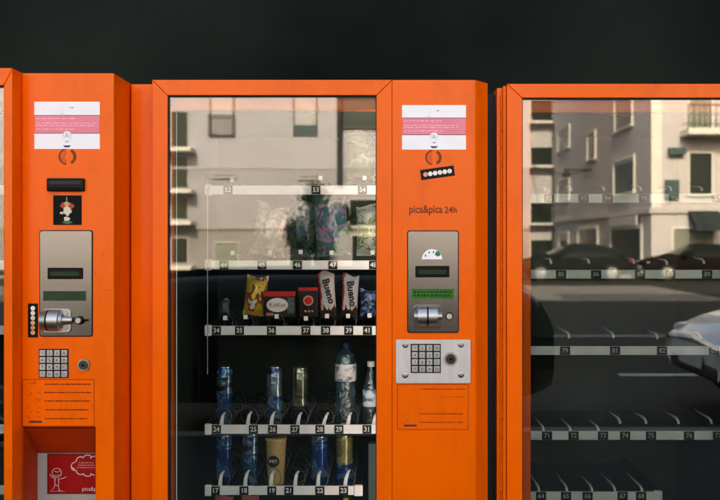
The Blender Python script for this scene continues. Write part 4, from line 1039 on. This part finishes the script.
MPV = [(-2.45, .36, .80, .70, .95, .62), (-2.36, .28, .92, .82, 1.22, .68), (-2.1, .25, .95, .86, 1.38, .66), (-1.2, .24, .95, .87, 1.43, .64), (0.0, .24, .93, .87, 1.44, .63),
       (.85, .24, .92, .87, 1.40, .62), (1.55, .24, .90, .86, 1.04, .70), (1.95, .26, .84, .85, .92, .68), (2.25, .30, .72, .80, .78, .62), (2.42, .38, .60, .68, .65, .52)]
def make_car(name, label, pm, loc, rz, zs=1.0, group=None, SEC=SEC):
    ex = SEC[-1][0] - 2.10
    root = thing(name, label, 'car', loc, group, local=True, rz=rz)
    rings = []
    for (x, zb, zt, w, zr_, wr) in SEC:
        zt_, zr2 = zb + (zt - zb) * zs, zb + (zr_ - zb) * zs
        half = [(0, zb), (w * .82, zb), (w * .98, zb + .10), (w * 1.02, (zb + zt_) / 2 + .04), (w, zt_), ((w + wr) / 2 + .03, (zt_ + zr2) / 2 + .01), (wr, zr2 - .02), (0, zr2 + .02)]
        rings.append([(x, y, z) for y, z in half] + [(x, -y, z) for y, z in half[-2:0:-1]])
    n = len(rings[0]); vs = [p for r in rings for p in r]; fs = []; ms = []
    for k in range(len(rings) - 1):
        for i in range(n):
            j = (i + 1) % n
            fs.append((k * n + i, k * n + j, (k + 1) * n + j, (k + 1) * n + i))
            g = 0
            if i in (4, 5, 8, 9) and 2 <= k <= 4: g = 1
            if i in (6, 7) and k in (1, 5): g = 1
            if i in (5, 8) and k in (1, 5): g = 1
            if i in (0, 1, n - 1, n - 2): g = 2
            ms.append(g)
    fs += [list(range(n)), [(len(rings) - 1) * n + i for i in range(n)][::-1]]; ms += [0, 0]
    mb = MB()
    mb.v = vs; mb.f = [list(f)[::-1] for f in fs]; mb.m = ms; mb.sm = [True] * len(fs)
    b = mb.build('body', [pm, cglass, trimb], root)
    sub = b.modifiers.new('s', 'SUBSURF'); sub.levels = 2; sub.render_levels = 2
    for x in (-1.32 - ex, 1.32 + ex):
        for s in (-1, 1):
            m = MB(); m.cyl((x, s * .68, .31), (x, s * .885, .31), .31, .31, 26, 0); wl = m.build('wheel', tyre, root)
            m = MB(); m.cyl((x, s * .885, .31), (x, s * .893, .31), .20, .19, 22, 0)
            for q in range(5):
                a = q * 2 * math.pi / 5; m.cyl((x + .04 * math.cos(a), s * .895, .31 + .04 * math.sin(a)), (x + .18 * math.cos(a), s * .895, .31 + .18 * math.sin(a)), .022, .016, 6)
            m.build('rim', rim, wl)
    for s in (-1, 1):
        m = MB(); m.box(1.72 + ex, 2.0 + ex, s * .50, s * .765, .60 * zs + .04, .70 * zs + .04, 0, bev=.04, seg=3, rot=Matrix.Rotation(s * -0.5, 3, 'Z')); m.build('headlight', lampm, root)
        m = MB(); m.box(-2.075 - ex, -1.9 - ex, s * .50, s * .76, .66 * zs + .04, .78 * zs + .04, 0, bev=.03, seg=3, rot=Matrix.Rotation(s * 0.35, 3, 'Z')); m.build('tail_light', tail, root)
        m = MB(); m.box(.62 + ex, .82 + ex, s * .90, s * 1.04, .93 * zs, 1.05 * zs, 0, bev=.03, seg=3); m.build('wing_mirror', pm, root)
    m = MB(); m.box(1.85 + ex, 2.11 + ex, -.56, .56, .36, .50, 0, bev=.04, seg=3); m.build('grille', trimb, root)
    m = MB(); m.box(2.115 + ex, 2.125 + ex, -.26, .26, .44, .55, 0); m.build('number_plate', M['white'], root)
    return root
RZ = -.12
make_car('parked_car', 'white hatchback parked at the kerb, its nose mirrored in the right glass', paint('white', (0.92, 0.85, 0.82), 0.9), (2.62 + 2.1, -2.12, RZ), math.pi, 1.0)
make_car('parked_car', 'low black people carrier parked at the kerb, nose to tail with the white hatchback', paint('black', (0.006, 0.007, 0.006), 0.0), (1.28 - 2.45, -2.12, RZ), math.pi, 0.88, None, MPV)
farcars = [(6.9, 'charcoal', (0.02, 0.02, 0.02)), (11.6, 'dark brown', (0.02, 0.015, 0.014)), (16.4, 'blackish red', (0.025, 0.01, 0.01))]
for x, n, c in farcars:
    make_car('parked_car', n + ' car in the row parked along the opposite kerb', paint(n.replace(' ', '_'), tuple(v * .6 for v in c), 0.02), (x, -26.1, RZ), 0.0 if x < 4 else math.pi, 0.95, 'cars parked along the opposite kerb')

# ================================================================== LIGHT, CAMERA, WORLD
sd = Vector((-0.10, 1.0, 0.60)).normalized()
elev = math.asin(sd.z); rot = math.atan2(sd.x, sd.y)
w = bpy.data.worlds.new('World'); scene.world = w; w.use_nodes = True
nt = w.node_tree; bg = nt.nodes['Background']
sky = nt.nodes.new('ShaderNodeTexSky'); sky.sky_type = 'NISHITA'; sky.sun_disc = False
sky.sun_elevation = elev; sky.sun_rotation = rot; sky.air_density = 1.0; sky.dust_density = 2.5; sky.ozone_density = 1.0
nt.links.new(sky.outputs[0], bg.inputs[0]); bg.inputs[1].default_value = 0.15
sl = bpy.data.lights.new('sun', 'SUN'); sl.energy = 2.1; sl.angle = math.radians(0.5); sl.color = (1.0, 0.98, 0.96)
so = bpy.data.objects.new('sun', sl); COL.objects.link(so); so.location = (0, 10, 20)
so.rotation_euler = (-sd).to_track_quat('-Z', 'Y').to_euler()

cam = bpy.data.cameras.new('camera'); co = bpy.data.objects.new('camera', cam); COL.objects.link(co)
co.location = (0, 0, CAMZ); co.rotation_euler = (math.radians(90), 0, 0)
cam.sensor_width = 36; cam.lens = 36 * F / 720; cam.shift_x = -(VU - 360) / 720; cam.shift_y = -(250 - VV) / 720
cam.clip_start = 0.02; cam.clip_end = 1000
cam.dof.use_dof = True; cam.dof.focus_distance = 2.42; cam.dof.aperture_fstop = 4.0
scene.camera = co
scene.view_settings.view_transform = 'Standard'; scene.view_settings.look = 'None'; scene.view_settings.gamma = 1
scene.view_settings.use_curve_mapping = False; scene.view_settings.exposure = 2.92
scene.view_settings.use_white_balance = True; scene.view_settings.white_balance_temperature = 8500; scene.view_settings.white_balance_tint = 10
scene.render.engine = 'CYCLES'
cy = scene.cycles
cy.use_denoising = True; cy.max_bounces = 10; cy.transparent_max_bounces = 16; cy.caustics_reflective = False; cy.caustics_refractive = False
cy.sample_clamp_indirect = 6.0
